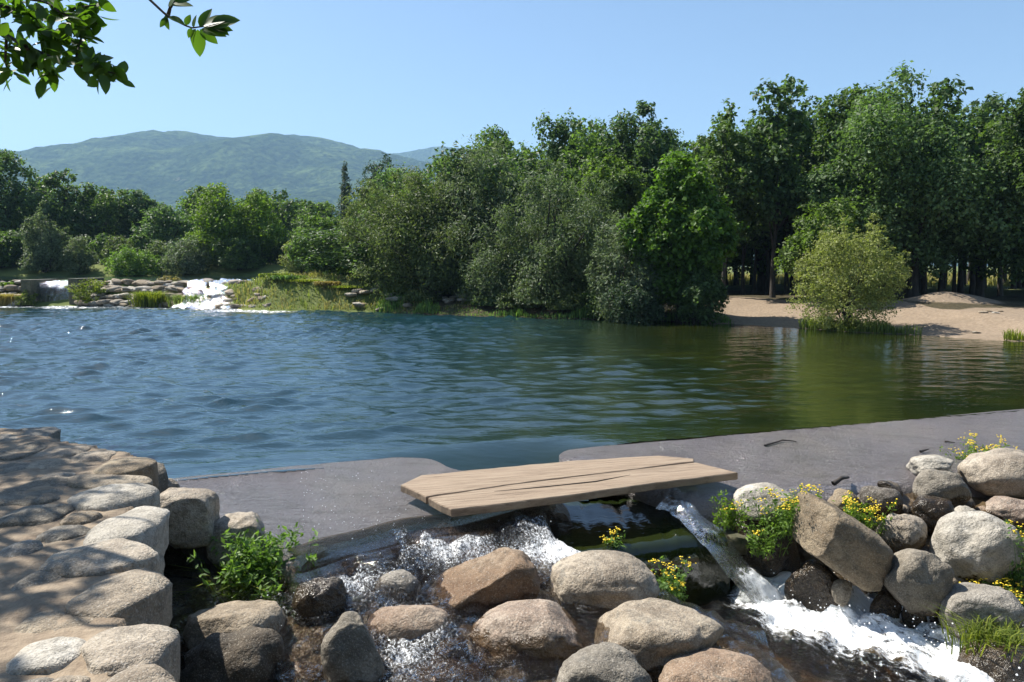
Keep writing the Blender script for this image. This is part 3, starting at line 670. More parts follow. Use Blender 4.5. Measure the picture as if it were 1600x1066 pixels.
link('earth_core', mesh('earth_core', V - np.array(wall.location), Fk, M['mortar']), wall)
WS = [  # outline in the photograph, granite, seed
    ((138, 711, 234, 748), 'tan', 1), ((24, 711, 96, 736), 'tan', 2), ((52, 691, 122, 714), 'tan', 3), ((86, 736, 232, 764), 'tan', 4),
    ((98, 750, 234, 800), 'pale', 5), ((42, 733, 102, 756), 'tan', 6), ((-20, 783, 82, 820), 'grey', 7), ((78, 793, 134, 816), 'tan', 8),
    ((136, 784, 242, 872), 'pale', 9), ((50, 841, 242, 908), 'tan', 10), ((102, 876, 248, 990), 'tan', 11), ((4, 878, 84, 926), 'grey', 12),
    ((0, 944, 120, 992), 'tan', 13), ((98, 964, 258, 1066), 'tan', 14), ((-20, 988, 100, 1052), 'pale', 15), ((112, 1034, 262, 1150), 'tan', 16),
    ((-30, 840, 34, 870), 'grey', 17), ((-20, 742, 98, 790), 'grey', 18), ((-20, 664, 66, 694), 'grey', 19), ((60, 1062, 120, 1110), 'tan', 20),
    ((100, 700, 165, 722), 'tan', 21), ((-20, 690, 56, 716), 'grey', 22), ((-25, 714, 46, 744), 'grey', 23), ((-10, 918, 60, 950), 'grey', 24),
    ((40, 816, 120, 842), 'grey', 26), ((30, 1045, 110, 1075), 'tan', 27), ((-40, 1050, 40, 1110), 'grey', 28), ((84, 920, 130, 948), 'tan', 29)]
for bx, m, sd_ in WS:
    rr_ = np.random.default_rng(300 + sd_); edge = bx[2] > 225; face = (bx[3] - bx[1]) * (.3 if edge else .12); zt = WZ + rr_.uniform(.012, .03) + (.02 if edge else 0)
    cx = (bx[0] + bx[2]) / 2; yf, yn = G(cx, bx[1], zt)[1], G(cx, bx[3] - face, zt)[1]; yc = (yf + yn) / 2; a = (bx[2] - bx[0]) / 2 / F * yc * (.93 if edge else 1.03); xc = (cx - 800) / F * yc - (.1 * a if edge else 0)
    V = rock_verts(I4[0], 300 + sd_, p=2.6, rough=.13, cuts=1, shape=(1, 1, 1)); V[:, 2] = np.sign(V[:, 2]) * np.abs(V[:, 2]) ** .26
    V = V / np.abs(V).max(0); V = V * np.array([a, (yf - yn) / 2 * 1.06, .15]); V[:, 2] += fbm(p3(V[:, 0] * 4, V[:, 1] * 4), sd_, 3) * .016
    o = link('stone', mesh('stone', V, I4[1], M[m]), wall, np.array([xc, yc, zt - .15]) - np.array(wall.location)); o['wet_z'] = -9.0; o.rotation_euler = (0, 0, 0)
r = np.random.default_rng(5)
for row in range(4):                             # courses of the face, seen at a slant
    y = 2.0 + r.random() * .3
    while y < 6.5:
        L = r.uniform(.35, .65); z = WZ - .3 - row * .27 + r.uniform(-.03, .03)
        V = rock_verts(I3[0], int(r.integers(1e6)), p=3.2, rough=.15) * np.array([.2, L * .5, .15])
        o = link('stone', mesh('stone', V, I3[1], M['tan' if r.random() < .5 else 'grey']), wall, np.array([wedge(y) - .2 + r.uniform(-.03, .03), y, z]) - np.array(wall.location))
        o.rotation_euler = (0, 0, .43); o['wet_z'] = -.65; y += L * .93
for k_, (x, y) in enumerate([(-3.3, 6.68), (-3.75, 6.9), (-4.25, 7.15), (-4.7, 7.45), (-5.2, 7.72), (-5.8, 8.05)]):   # stones of the upstream face
    V = rock_verts(I3[0], 700 + k_, p=3.0) * np.array([.32, .2, .2]); o = link('stone', mesh('stone', V, I3[1], M['grey']), wall, np.array([x, y - .06, .06]) - np.array(wall.location))
    o.rotation_euler = (0, 0, -.5); o['wet_z'] = .06

# ------------------------------------------------------------------ plank bridge
pb = empty('plank_bridge', tuple(GS(880, 755)), 'weathered wooden footbridge of two wide boards across the sluice', 'bridge')
def plank(pix, th, seed, up):
    P3 = np.array([GS(a, b, up) for a, b in pix]); ang = .33
    P = []
    for a, b in zip(P3, np.roll(P3, -1, 0)):
        n = max(2, int(np.linalg.norm(b - a) / .06)); tt = np.arange(n) / n; P.append(a + (b - a) * tt[:, None])
    P = np.concatenate(P); P[:, :2] += np.stack([fbm(p3(P[:, 0] * 5, P[:, 1] * 5), seed, 3), fbm(p3(P[:, 0] * 5, P[:, 1] * 5), seed + 1, 3)], -1) * .012
    area = np.sum(P[:, 0] * np.roll(P[:, 1], -1) - P[:, 1] * np.roll(P[:, 0], -1))
    if area < 0: P = P[::-1]
    nrm = np.roll(P, -1, 0) - np.roll(P, 1, 0); nrm = np.stack([nrm[:, 1], -nrm[:, 0]], 1); nrm /= np.linalg.norm(nrm, axis=1)[:, None] + 1e-9
    bm = bmesh.new(); rings = []
    for ins, dz in ((.01, -th), (0, -th + .008), (0, -.012), (.006, -.003), (.02, 0)):
        Q = P.copy(); Q[:, :2] -= nrm * ins; Q[:, 2] += dz
        rings.append([bm.verts.new(q - np.array(pb.location)) for q in Q])
    n = len(P)
    for a, b in zip(rings[:-1], rings[1:]):
        for i in range(n): bm.faces.new((a[i], a[(i + 1) % n], b[(i + 1) % n], b[i]))
    bm.faces.new(rings[-1]); bm.faces.new(rings[0][::-1]); bmesh.ops.triangulate(bm, faces=[f for f in bm.faces if len(f.verts) > 4])
    me = bpy.data.meshes.new('board'); bm.to_mesh(me); bm.free(); me.materials.append(M['wood'])
    return me
R18 = Matrix.Rotation(.30, 4, 'Z')
for pix, sd_, up in (([(668, 777), (705, 795), (800, 785), (1000, 757), (1152, 738), (1088, 722), (960, 737), (800, 757)], 61, .15), ([(627, 757), (665, 776), (800, 755.5), (960, 736), (1084, 720.5), (1084, 716), (1030, 711), (900, 719), (722, 736), (660, 742)], 67, .155)):
    me = plank(pix, .075 if sd_ == 61 else .07, sd_, up); me.transform(R18.inverted()); o = link('board', me, pb); o.rotation_euler = (0, 0, .30)
cr = np.array([GS(a, b, .1535) for a, b in ((772, 768), (830, 763), (880, 757), (930, 752), (985, 742))]); cr[:, 1] += fbm(cr * 3, 2) * .02
V, Fq = tubes([(cr - np.array(pb.location), np.array([.001, .005, .004, .005, .001]))], 6); V[:, 2] = np.where(V[:, 2] > 0, V[:, 2], V[:, 2]); link('crack', mesh('crack', V, Fq, M['twigdark']), pb)
for (a, b) in ((866, 779),):         # bearers under the boards
    q = GS(a, b, .03); V = rock_verts(I3[0], 80 + a, p=8, rough=.02, cuts=1) * np.array([.07, .3, .04])
    o = link('bearer', mesh('bearer', V, I3[1], M['wood']), pb, q + np.array([.0, .3, -.0]) - np.array(pb.location)); o.rotation_euler = (R(-6), 0, .25)

# ------------------------------------------------------------------ leaves, trees
def leaves(P, N, L, asp, rng, droop=None, jitter=.35):
    """leaf-shaped folded quads at P with facing N"""
    n = len(P); N = N / (np.linalg.norm(N, axis=1)[:, None] + 1e-9)
    a = rng.normal(size=(n, 3)) if droop is None else droop + rng.normal(size=(n, 3)) * .5
    a = a - N * (a * N).sum(1)[:, None]; a /= np.linalg.norm(a, axis=1)[:, None] + 1e-9; b = np.cross(N, a)
    s_ = L * rng.uniform(1 - jitter, 1 + jitter, n)[:, None]
    V = np.stack([P - a * s_ * .5, P + b * s_ * asp * .5 + N * s_ * .06, P + a * s_ * .5, P - b * s_ * asp * .5 + N * s_ * .06], 1).reshape(-1, 3)
    return V, np.arange(4 * n).reshape(n, 4)
def crown_leaves(rng, C, Rd, n, L, asp, up=.45, out=.6, cl=16, droop=None, spread=.3):
    """leaf sprays over the lobes C (m,3) with radii Rd (m,3)"""
    m = len(C); wgt = (Rd[:, 0] * Rd[:, 2] + Rd[:, 0] * Rd[:, 1]); wgt = wgt / wgt.sum()
    nc = int(n / cl * 1.7); li = rng.choice(m, nc, p=wgt)
    d = rng.normal(size=(nc, 3)); d[:, 2] += .25; d /= np.linalg.norm(d, axis=1)[:, None]
    rr = rng.uniform(.5, 1.08, nc)[:, None]; rr = np.where(rng.random((nc, 1)) < .1, rr + .22, rr); cc = C[li] + d * Rd[li] * rr
    keep = np.ones(nc, bool)
    for j in range(m):
        q = (((cc - C[j]) / Rd[j]) ** 2).sum(1); keep &= ~((q < .42) & (li != j))
    cc, d, li = cc[keep], d[keep], li[keep]; k = len(cc)
    rep = np.repeat(np.arange(k), cl); sp = Rd[li].mean(1) * spread
    off = rng.normal(size=(len(rep), 3)) * sp[rep][:, None] * .6
    P = cc[rep] + off; N = d[rep] * out + rng.normal(size=(len(rep), 3)) * .55; N[:, 2] += up
    if len(P) > n: s_ = rng.choice(len(P), n, replace=False); P, N = P[s_], N[s_]
    return leaves(P, N, L, asp, rng, droop)
def lobes(rng, kind, W, H, D=None):
    """lobe centres relative to the middle of the crown's base"""
    D = D or W; a, b, c = W / 2, D / 2, H / 2
    if kind == 'column':
        m = 13; t = np.linspace(.08, .93, m); wd = np.sin(np.pi * np.clip(t * .82 + .12, 0, 1)) ** .7
        C = np.stack([rng.normal(size=m) * a * .25, rng.normal(size=m) * b * .25, t * H], -1)
        Rd = np.stack([a * wd * .8, b * wd * .8, np.full(m, H * .12)], -1); return C, Rd
    if kind == 'cone':
        m = 14; t = np.linspace(.04, .95, m); wd = (1 - t) ** .8 + .06
        C = np.stack([rng.normal(size=m) * a * .06, rng.normal(size=m) * b * .06, t * H], -1); return C, np.stack([a * wd, b * wd, np.full(m, H * .055)], -1)
    m = {'oak': 46, 'round': 30, 'willow': 34, 'bush': 30, 'tall': 44}[kind]; rl = {'oak': .25, 'round': .32, 'willow': .34, 'bush': .33, 'tall': .27}[kind]
    i = np.arange(m) + .5; ph = np.arccos(1 - 2 * i / m); th = np.pi * (1 + 5 ** .5) * i + rng.random() * 6
    d = np.stack([np.cos(th) * np.sin(ph), np.sin(th) * np.sin(ph), np.cos(ph)], -1) + rng.normal(size=(m, 3)) * .22
    d /= np.linalg.norm(d, axis=1)[:, None]; rad = rng.uniform(.52, 1.0, m) - rl * .35
    d = d * rad[:, None]
    if kind == 'tall': wd = 1.0 - .35 * d[:, 2] - .25 * (d[:, 2] < -.5); d[:, :2] *= wd[:, None]
    C = np.stack([d[:, 0] * a, d[:, 1] * b, c + d[:, 2] * c], -1)
    if kind in ('willow', 'bush'):               # a dome that comes down to the ground
        zz = np.abs(d[:, 2]); C[:, 2] = H * (.1 + .84 * zz); lo_ = .5 if kind == 'bush' else .8; sq = (lo_ + (1 - lo_) * sstep(.05, .42, C[:, 2] / H)) * rng.uniform(.72, 1.1, m); C[:, 0] *= sq; C[:, 1] *= sq
    q = rl * rng.uniform(.65, 1.25, m)
    Rd = np.stack([q * a, q * b, q * (a + c) / 2 * (.85 if kind != 'willow' else 1)], -1)
    core = np.array([[0, 0, c]]); return np.concatenate([C, core]), np.concatenate([Rd, [[a * .5, b * .5, c * .6]]])
def wood(rng, C, Rd, z0, r0, stems=1, lean=.0, n=14, sides=7, spread=.25):
    """trunk(s) from the ground to the crown and limbs to the lobes; z0 = height of the crown's base"""
    top = C[:, 2].max(); paths = []
    pick = rng.choice(len(C), min(n, len(C)), replace=False)
    for s_ in range(stems):
        a = rng.random() * 6.28; bx = np.array([math.cos(a), math.sin(a), 0]) * spread * (stems > 1)
        tipc = C[rng.choice(len(C))] if stems > 1 else np.array([0, 0, 0.])
        t = np.linspace(0, 1, 9)[:, None]; e = np.array([tipc[0] * .7, tipc[1] * .7, z0 + top * (.85 if stems == 1 else rng.uniform(.5, .85))])
        pts = bx * (1 - t) * .6 + e * t + np.stack([np.sin(t[:, 0] * 3 + a), np.cos(t[:, 0] * 2.3 + a), 0 * t[:, 0]], -1) * .06 * t * top
        pts[0, 2] -= .15
        rr = r0 * (1 - .85 * t[:, 0]) * (1.0 if stems == 1 else rng.uniform(.5, .9)); rr[0] *= 1.35; paths.append((pts, rr))
        for j in pick[s_::stems]:
            q = C[j] + [0, 0, z0]; st = pts[min(8, max(2, int(8 * min(.9, (z0 + (C[j, 2]) * .5) / (z0 + top)))))]
            tt = np.linspace(0, 1, 6)[:, None]; lp = st + (q - st) * tt; lp[:, 2] += (tt[:, 0] * (1 - tt[:, 0])) * .5 * rng.uniform(-.3, .8)
            paths.append((lp, r0 * .42 * (1 - .8 * tt[:, 0])))
    return tubes(paths, sides)
LS = {}
def tree(box, Y, kind, mat, n, L, label, seed, asp=.55, stems=1, r0=.16, base=None, depth=None, name='tree', cat='tree', group=None, droop=None, cl=16, spread=.3, up=.45, shoots=0):
    """crown outline in the photograph at distance Y; stands on the bank below"""
    rng = np.random.default_rng(seed); x0, y0, x1, y1 = box
    cx = (x0 + x1) / 2; W = (x1 - x0) / F * Y * 1.0; top = AT(cx, y0, Y)[2]; bot = AT(cx, y1, Y)[2]; X0 = AT(cx, y1, Y)[0]
    bx = AT(base, y1, Y)[0] if base is not None else X0
    zg = float(hg(bx, Y)); bot = max(bot, zg - .1); H = top - bot
    C, Rd = lobes(rng, kind, W, H, depth or W)
    if shoots:                                   # upright sprays that break the outline
        d = rng.normal(size=(shoots, 3)); d[:, 2] = np.abs(d[:, 2]) * .9 + .15; d /= np.linalg.norm(d, axis=1)[:, None]
        Cs = np.stack([d[:, 0] * W * .44, d[:, 1] * W * .4, H * (.28 + .66 * d[:, 2])], -1); q = rng.uniform(.6, 1.3, shoots)
        C = np.concatenate([C, Cs]); Rd = np.concatenate([Rd, np.stack([q * W * .055, q * W * .055, q * H * .11], -1)])
    C = C + np.array([X0 - bx, 0, 0]) * np.clip(C[:, 2:] / H * 1.5, 0, 1)
    root = empty(name, (bx, Y, zg), label, cat, group)
    z0 = bot - zg
    V, Fq = wood(rng, C, Rd, z0, r0, stems); link('trunk', mesh('trunk', V, Fq, M['bark']), root)
    dr = None if droop is None else np.array([0, 0, -droop])
    V, Fq = crown_leaves(rng, C, Rd, n, L, asp, droop=dr, cl=cl, spread=spread, up=up)
    V[:, 2] += z0; bad = V[:, 2] < .05; V[bad, 2] = .05 + np.abs(V[bad, 2] % .2)
    link('crown', mesh('crown', V, Fq, M[mat], False), root)
    return root
GR, GL_, GM = 'tall trees behind the beach', 'trees on the far left bank', 'willows on the far bank'
# right: tall trees
tree((1235, 108, 1520, 470), 31.5, 'tall', 'mid', 44000, .17, 'tallest broad tree behind the pale bush on the beach', 401, base=1425, r0=.2, depth=6.5, group=GR)
tree((1225, 305, 1345, 455), 29.5, 'round', 'mid', 12000, .15, 'lighter leafy tree right behind the pale beach bush', 402, r0=.1, group=GR)
tree((1535, 118, 1690, 470), 30.0, 'tall', 'oak', 24000, .18, 'dark tree rising at the right edge', 403, r0=.2, group=GR)
tree((1478, 165, 1585, 440), 33, 'tall', 'mid', 16000, .17, 'lighter tree between the tallest tree and the right-edge one', 404, group=GR)
tree((1130, 158, 1250, 440), 40, 'oak', 'oak', 18000, .2, 'dark narrow-topped tree left of the gap beside the tallest tree', 405, r0=.2, group=GR)
tree((1055, 183, 1190, 440), 43, 'oak', 'mid', 18000, .2, 'olive tree standing behind the bright green tree', 406, r0=.2, group=GR)
tree((935, 156, 1085, 430), 40, 'oak', 'oak', 22000, .2, 'big dark oak behind the left side of the bright green tree', 407, r0=.22, group=GR)
tree((820, 168, 945, 420), 44, 'oak', 'oak', 18000, .21, 'round-headed dark tree over the middle of the willows', 408, r0=.2, group=GR)
tree((712, 192, 838, 420), 46, 'oak', 'mid', 16000, .22, 'leftmost tree top where the tall trees step down to the hill', 409, r0=.2, group=GR)
tree((905, 215, 1010, 420), 36, 'round', 'mid', 14000, .18, 'yellowish green tree filling the gap over the dark willow', 410, r0=.15, group=GR)
# middle: willows, alder
tree((512, 272, 745, 456), 35.2, 'willow', 'willow', 30000, .17, 'wide bushy willow with several stems over the grassy bank', 421, asp=.3, stems=6, r0=.17, base=680, group=GM, droop=.5, shoots=24)
tree((650, 222, 880, 482), 36, 'willow', 'silver', 32000, .18, 'large silvery willow in the middle of the far bank', 422, asp=.3, stems=5, r0=.2, base=700, group=GM, droop=.4, shoots=24)
tree((765, 245, 990, 496), 31.5, 'willow', 'willow', 34000, .16, 'dark willow drooping to the water beside the bright green tree', 423, asp=.3, stems=5, r0=.18, group=GM, droop=.6, shoots=24)
tree((720, 350, 850, 490), 32.5, 'willow', 'willow', 14000, .15, 'low shaded willow over the pale stones', 424, asp=.3, stems=4, r0=.1, base=770, group=GM, droop=.6, shoots=24)
tree((972, 247, 1150, 498), 27.5, 'tall', 'bright', 30000, .15, 'bright green alder on the shore left of the beach', 425, asp=.75, r0=.13, group=GM, shoots=16)
tree((915, 320, 1045, 497), 27.8, 'willow', 'silver', 16000, .13, 'grey-green sallow leaning against the bright green tree', 426, asp=.35, stems=4, r0=.08, group=GM, shoots=24)
tree((1040, 400, 1142, 502), 26.6, 'bush', 'oak', 9000, .12, 'dark shrub at the foot of the bright green tree', 427, asp=.6, stems=3, r0=.05, name='shrub', cat='shrub')
tree((940, 430, 1050, 503), 26.8, 'bush', 'conifer', 8000, .11, 'dark low shrub at the waterline left of the bright green tree', 428, asp=.5, stems=3, r0=.05, name='shrub', cat='shrub')
tree((1236, 340, 1416, 514), 23.9, 'bush', 'sallow', 26000, .085, 'pale yellow-green round bush standing on the beach', 429, asp=.42, stems=9, r0=.05, name='bush', cat='bush', spread=.22, shoots=34)
tree((690, 420, 800, 475), 37.5, 'bush', 'bright', 6000, .13, 'sunlit green shrub behind the pale stones', 430, stems=3, r0=.04, name='shrub', cat='shrub')
tree((455, 330, 545, 440), 47, 'round', 'mid', 9000, .2, 'round mid-green tree left of the bushy willow', 431, group=GM)
tree((560, 265, 700, 400), 46, 'round', 'mid', 14000, .21, 'green tree top behind the bushy willow', 432, group=GM)
for k, (bx, Y_, m, lb) in enumerate([((775, 438, 858, 499), 30.6, 'willow', 'low grey shrub at the waterline under the dark willow, left one'), ((845, 440, 925, 501), 29.8, 'willow', 'low grey shrub at the waterline under the dark willow, middle one'), ((905, 436, 975, 503), 28.8, 'oak', 'low dark shrub at the waterline under the dark willow, right one'),
        ((625, 452, 690, 490), 33.6, 'willow', 'low shrub at the waterline beside the willow stems'), ((735, 462, 790, 495), 31.6, 'oak', 'low shrub at the waterline right of the pale stones')]):
    tree(bx, Y_, 'bush', m, 4500, .12, lb, 660 + k, asp=.4, stems=3, r0=.03, name='shrub', cat='shrub')
# far left bank
tree((-50, 240, 75, 440), 62, 'oak', 'oak', 15000, .27, 'dark oak at the left edge of the far bank', 441, r0=.25, group=GL_)
tree((45, 258, 150, 430), 66, 'oak', 'oak', 12000, .27, 'dark oak second from the left edge', 442, r0=.25, group=GL_)
tree((125, 280, 205, 430), 68, 'oak', 'mid', 9000, .27, 'third oak from the left edge', 443, r0=.22, group=GL_)
tree((180, 285, 262, 430), 70, 'oak', 'oak', 9000, .28, 'oak with a domed top left of the hill gap', 444, r0=.22, group=GL_)
tree((225, 315, 305, 430), 66, 'round', 'mid', 8000, .26, 'low bright oak under the middle of the hill', 445, r0=.2, group=GL_)
tree((285, 288, 345, 430), 72, 'oak', 'oak', 7000, .28, 'oak top behind the left poplar', 446, r0=.2, group=GL_)
tree((35, 320, 112, 437), 56, 'willow', 'silver', 11000, .22, 'grey-green willow above the small waterfall', 447, asp=.35, stems=4, r0=.12, group=GL_, shoots=12)
tree((96, 368, 152, 437), 55.5, 'bush', 'silver', 6000, .19, 'small grey willow bush right of the waterfall willow', 448, asp=.35, stems=3, r0=.06, name='bush', cat='bush')
tree((-40, 350, 50, 437), 57, 'willow', 'oak', 9000, .22, 'shaded willow at the left edge above the far weir', 449, asp=.4, stems=4, r0=.1, group=GL_)
tree((158, 384, 258, 438), 55, 'bush', 'poplar', 8000, .19, 'wide low light green bush over the far weir', 450, asp=.4, stems=4, r0=.06, name='bush', cat='bush', shoots=12)
tree((246, 372, 335, 439), 55, 'bush', 'silver', 8000, .19, 'pale round bush left of the poplars', 451, asp=.4, stems=4, r0=.06, name='bush', cat='bush', shoots=12)
tree((305, 293, 392, 437), 57, 'column', 'poplar', 12000, .21, 'taller of the two bright poplars', 452, r0=.16, group=GL_, depth=4)
tree((370, 306, 450, 437), 58, 'column', 'poplar', 10000, .21, 'shorter right one of the two bright poplars', 453, r0=.16, group=GL_, depth=4)
tree((330, 360, 420, 438), 55.5, 'bush', 'oak', 7000, .19, 'dark bush under the poplars', 454, stems=3, r0=.06, name='bush', cat='bush')
tree((436, 362, 510, 440), 54, 'bush', 'sallow', 8000, .18, 'pale green oval bush right of the poplars', 455, asp=.4, stems=3, r0=.06, name='bush', cat='bush', shoots=12)
tree((522, 250, 562, 410), 70, 'cone', 'conifer', 7000, .25, 'slim dark conifer in front of the hill', 456, asp=.3, r0=.18, group=GL_)
tree((556, 236, 648, 410), 72, 'tall', 'conifer', 9000, .27, 'dark pointed tree right of the slim conifer', 457, asp=.4, r0=.2, group=GL_)
tree((500, 395, 560, 445), 50, 'bush', 'oak', 5000, .18, 'dark bush at the left foot of the bushy willow', 458, stems=3, r0=.05, name='bush', cat='bush')

def proto(seed, kind, mat, W, H, z0, n, L, r0, asp=.6):
    rng = np.random.default_rng(seed); C, Rd = lobes(rng, kind, W, H); V, Fq = wood(rng, C, Rd, z0, r0, n=9, sides=6); t = mesh('trunk', V, Fq, M['bark'])
    V, Fq = crown_leaves(rng, C, Rd, n, L, asp); V[:, 2] += z0; return t, mesh('crown', V, Fq, M[mat], False)
def put(pr, x, y, sc_, rz, label, group, name='tree', cat='tree', sz=None):
    o = empty(name, (x, y, float(hg(x, y))), label, cat, group); o.rotation_euler = (0, 0, rz); o.scale = (sc_, sc_, sz or sc_)
    link('trunk', pr[0], o); link('crown', pr[1], o); return o
r = np.random.default_rng(29)
und = [proto(551 + k, 'bush', ('oak', 'willow')[k], 3.6, 2.6, .0, 4200, .2, .05) for k in range(2)]
for k, px in enumerate(np.linspace(-30, 545, 19)):
    Y_ = 58 + r.uniform(-.6, 2.5); put(und[k % 2], AT(px + r.uniform(-8, 8), 430, Y_)[0], Y_, r.uniform(.75, 1.2), r.random() * 6.28, 'shaded shrub of the undergrowth behind the upper water', 'undergrowth of the far left bank', 'shrub', 'shrub')
# grove of slender trees behind the beach: one proto, copied
slim = [proto(501 + k, 'tall', 'oak', 3.2, 6.6, 2.0, 7500, .2, .11) for k in range(3)]
r = np.random.default_rng(77); cnt = 0
for y in (33.5, 36, 39, 43, 47):
    x = 6.5 + r.random()
    while x < 30:
        px = 800 + F * x / y
        if px > 1120 and not (1250 < px < 1300 and y < 36):
            put(slim[cnt % 3], x + r.uniform(-.3, .3), y + r.uniform(-1, 1), r.uniform(.85, 1.15), r.random() * 6.28, 'slender dark-trunked tree in the shady grove behind the beach', 'slender trees of the grove'); cnt += 1
        x += r.uniform(1.1, 2.6)
# wood filling in behind the willows and the beach
SIL = np.array([(560, 300), (640, 300), (700, 245), (760, 215), (870, 190), (1000, 182), (1100, 205), (1200, 190), (1240, 240), (1300, 190), (1400, 140), (1500, 180), (1600, 160), (1800, 170)], float)
fill = [proto(541 + k, 'oak', ('oak', 'mid', 'oak')[k], 6.5, 8.0, .4, 12000, .23, .16) for k in range(3)]
k = 0
for y in (39, 43, 48, 53):
    x = -9.0 + r.random() * 2
    while x < 34:
        px = 800 + F * x / y
        if px > 590:
            tp = AT(px, np.interp(px, SIL[:, 0], SIL[:, 1]) + r.uniform(5, 50), y)[2] - .8
            if px < 1125: put(fill[k % 3], x, y + r.uniform(-1.5, 1.5), r.uniform(.8, 1.05), r.random() * 6.28, 'tree in the deep green wood behind the willows', 'trees of the wood behind the willows', sz=tp / 8.4)
            elif y < 50: put(slim[k % 3], x, y + r.uniform(-1.5, 1.5), r.uniform(1.1, 1.4), r.random() * 6.28, 'slender dark-trunked tree in the shady grove behind the beach', 'slender trees of the grove', sz=tp / 8.6)
            k += 1
        x += r.uniform(2.0, 3.4)
# far belt of trees between the river and the hill
belt = [proto(521, 'oak', 'oak', 9, 8.5, 1.5, 7000, .42, .3), proto(522, 'oak', 'mid', 8, 9, 1.5, 7000, .42, .3), proto(523, 'round', 'mid', 8, 7.5, 1.2, 6000, .4, .3)]
k = 0
for y, h in ((84, .85), (105, .95), (135, 1.0)):
    x = -y * .75
    while x < y * .75:
        if not (10 < x < 70 and y < 130):
            put(belt[k % 3], x, y + r.uniform(-5, 5), h * r.uniform(.75, 1.05), r.random() * 6.28, 'distant tree in the belt between river and hill', 'distant tree belt'); k += 1
        x += r.uniform(4.5, 7.5)

# unseen trees added behind the viewer, to keep skylight off the rock fronts
for k, (x, y, h) in enumerate([(-9, -5, 1.0), (-3.5, -8, 1.1), (3, -7.5, 1.05), (9, -6, 1.0), (14.5, -3, .95), (0, -13, 1.25)]):
    put(belt[k % 3], x, y, h, k * 1.3, 'unseen tree added behind the viewer to block skylight', 'unseen trees added to block skylight')

# ------------------------------------------------------------------ grasses and weeds
def blades(rng, P, h, wd, bend=.5, lean=None):
    n = len(P); a = rng.random(n) * 6.28; d = np.stack([np.cos(a), np.sin(a), 0 * a], -1)
    if lean is not None: d = d + lean; d /= np.linalg.norm(d, axis=1)[:, None] + 1e-9
    hh = h * rng.uniform(.5, 1.15, n)[:, None]; b = bend * rng.uniform(.2, 1.2, n)[:, None] * hh; s_ = np.stack([-d[:, 1], d[:, 0], 0 * a], -1) * wd
    up = np.array([0, 0, 1.]); m = P + d * b * .3 + up * hh * .6; t = P + d * b + up * hh * (.98 - .25 * bend)
    V = np.stack([P - s_, P + s_, m + s_ * .7, m - s_ * .7, t], 1).reshape(-1, 3); i = np.arange(n)[:, None] * 5
    return V, [np.concatenate([i, i + 1, i + 2, i + 3], 1), np.concatenate([i + 3, i + 2, i + 4], 1)]
def tuft(box, Y, mat, n, wd, label, seed, bend=.6, name='grass_tuft', zg=None, group=None):
    rng = np.random.default_rng(seed); x0, y0, x1, y1 = box; cx = (x0 + x1) / 2; g = AT(cx, y1, Y); z = float(hg(g[0], Y)) if zg is None else zg
    W = (x1 - x0) / F * Y; H = max(.12, AT(cx, y0, Y)[2] - z)
    q = rng.normal(size=(n, 2)) * [W * .25, W * .2]; P = np.concatenate([q, np.zeros((n, 1))], 1)
    V, Fs = blades(rng, P, H, wd, bend, np.concatenate([q / W * 2.2, np.zeros((n, 1))], 1))
    return tag(link(name, mesh(name, V, Fs, M[mat], False), None, (g[0], Y, z)), label, 'grass', group)
def meadow(name, pts, h, wd, mat, label, seed):
    rng = np.random.default_rng(seed); z = hg(pts[:, 0], pts[:, 1]); P = np.concatenate([pts, z[:, None] - .02], 1); h = h * np.clip(.75 + 1.1 * fbm(p3(pts[:, 0] * 1.1, pts[:, 1] * 1.1), seed, 3), .25, 1.9)[:, None]
    V, Fs = blades(rng, P, h, wd); return tag(link(name, mesh(name, V, Fs, M[mat], False)), label, 'grass', kind='stuff')
r = np.random.default_rng(91)
q = np.stack([r.uniform(-13.7, -1.5, 30000), r.uniform(32, 39.5, 30000)], -1); dq = q[:, 1] - ybank(q[:, 0])
q = q[(dq > .15) & (fbm(p3(q[:, 0] * .6, q[:, 1] * .6), 71) > np.where(q[:, 0] < -9, -.9, -.1 + .02 * dq))]
meadow('grass', q[:7500], .2, .016, 'straw', 'yellowish rough grass on the far bank left of the willow', 1); meadow('grass', q[7500:11500], .26, .018, 'grass', 'lush green grass on the far bank left of the willow', 2)
q = np.stack([r.uniform(8.2, 13.6, 30000), r.uniform(20.5, 25.5, 30000)], -1); dq = q[:, 1] - ybank(q[:, 0]); px = 800 + F * q[:, 0] / q[:, 1]
q = q[(dq > .02) & (dq < .25 + .8 * np.exp(-((px - 1335) / 60) ** 2) + .35 * fbm(p3(q[:, 0] * 1.4, q[:, 1]), 8)) & (px > 1250) & (px < 1442)]
meadow('grass', q[:3500], .3, .012, 'grass', 'green grass skirt round the foot of the pale bush on the beach', 3)
q = np.stack([r.uniform(12.6, 15.5, 8000), r.uniform(18, 22, 8000)], -1); dq = q[:, 1] - ybank(q[:, 0]); px = 800 + F * q[:, 0] / q[:, 1]
q = q[(dq > .05) & (dq < 1.0) & (px > 1572)]
meadow('grass', q[:1200], .22, .012, 'grass', 'green grass patch at the right end of the beach waterline', 4)
q = np.stack([r.uniform(12, 45, 26000), r.uniform(46, 75, 26000)], -1)
meadow('grass', q, .45, .03, 'straw', 'sunny meadow glimpsed between the trunks of the grove', 5)
q = np.stack([r.uniform(-6, 7.6, 40000), r.uniform(25.5, 36, 40000)], -1); dq = q[:, 1] - ybank(q[:, 0]); q = q[(dq > .0) & (dq < 1.0 + .5 * fbm(p3(q[:, 0], q[:, 1]), 4))]
meadow('grass', q[:5000], .34, .016, 'weed', 'shaded green growth along the waterline under the willows', 6)
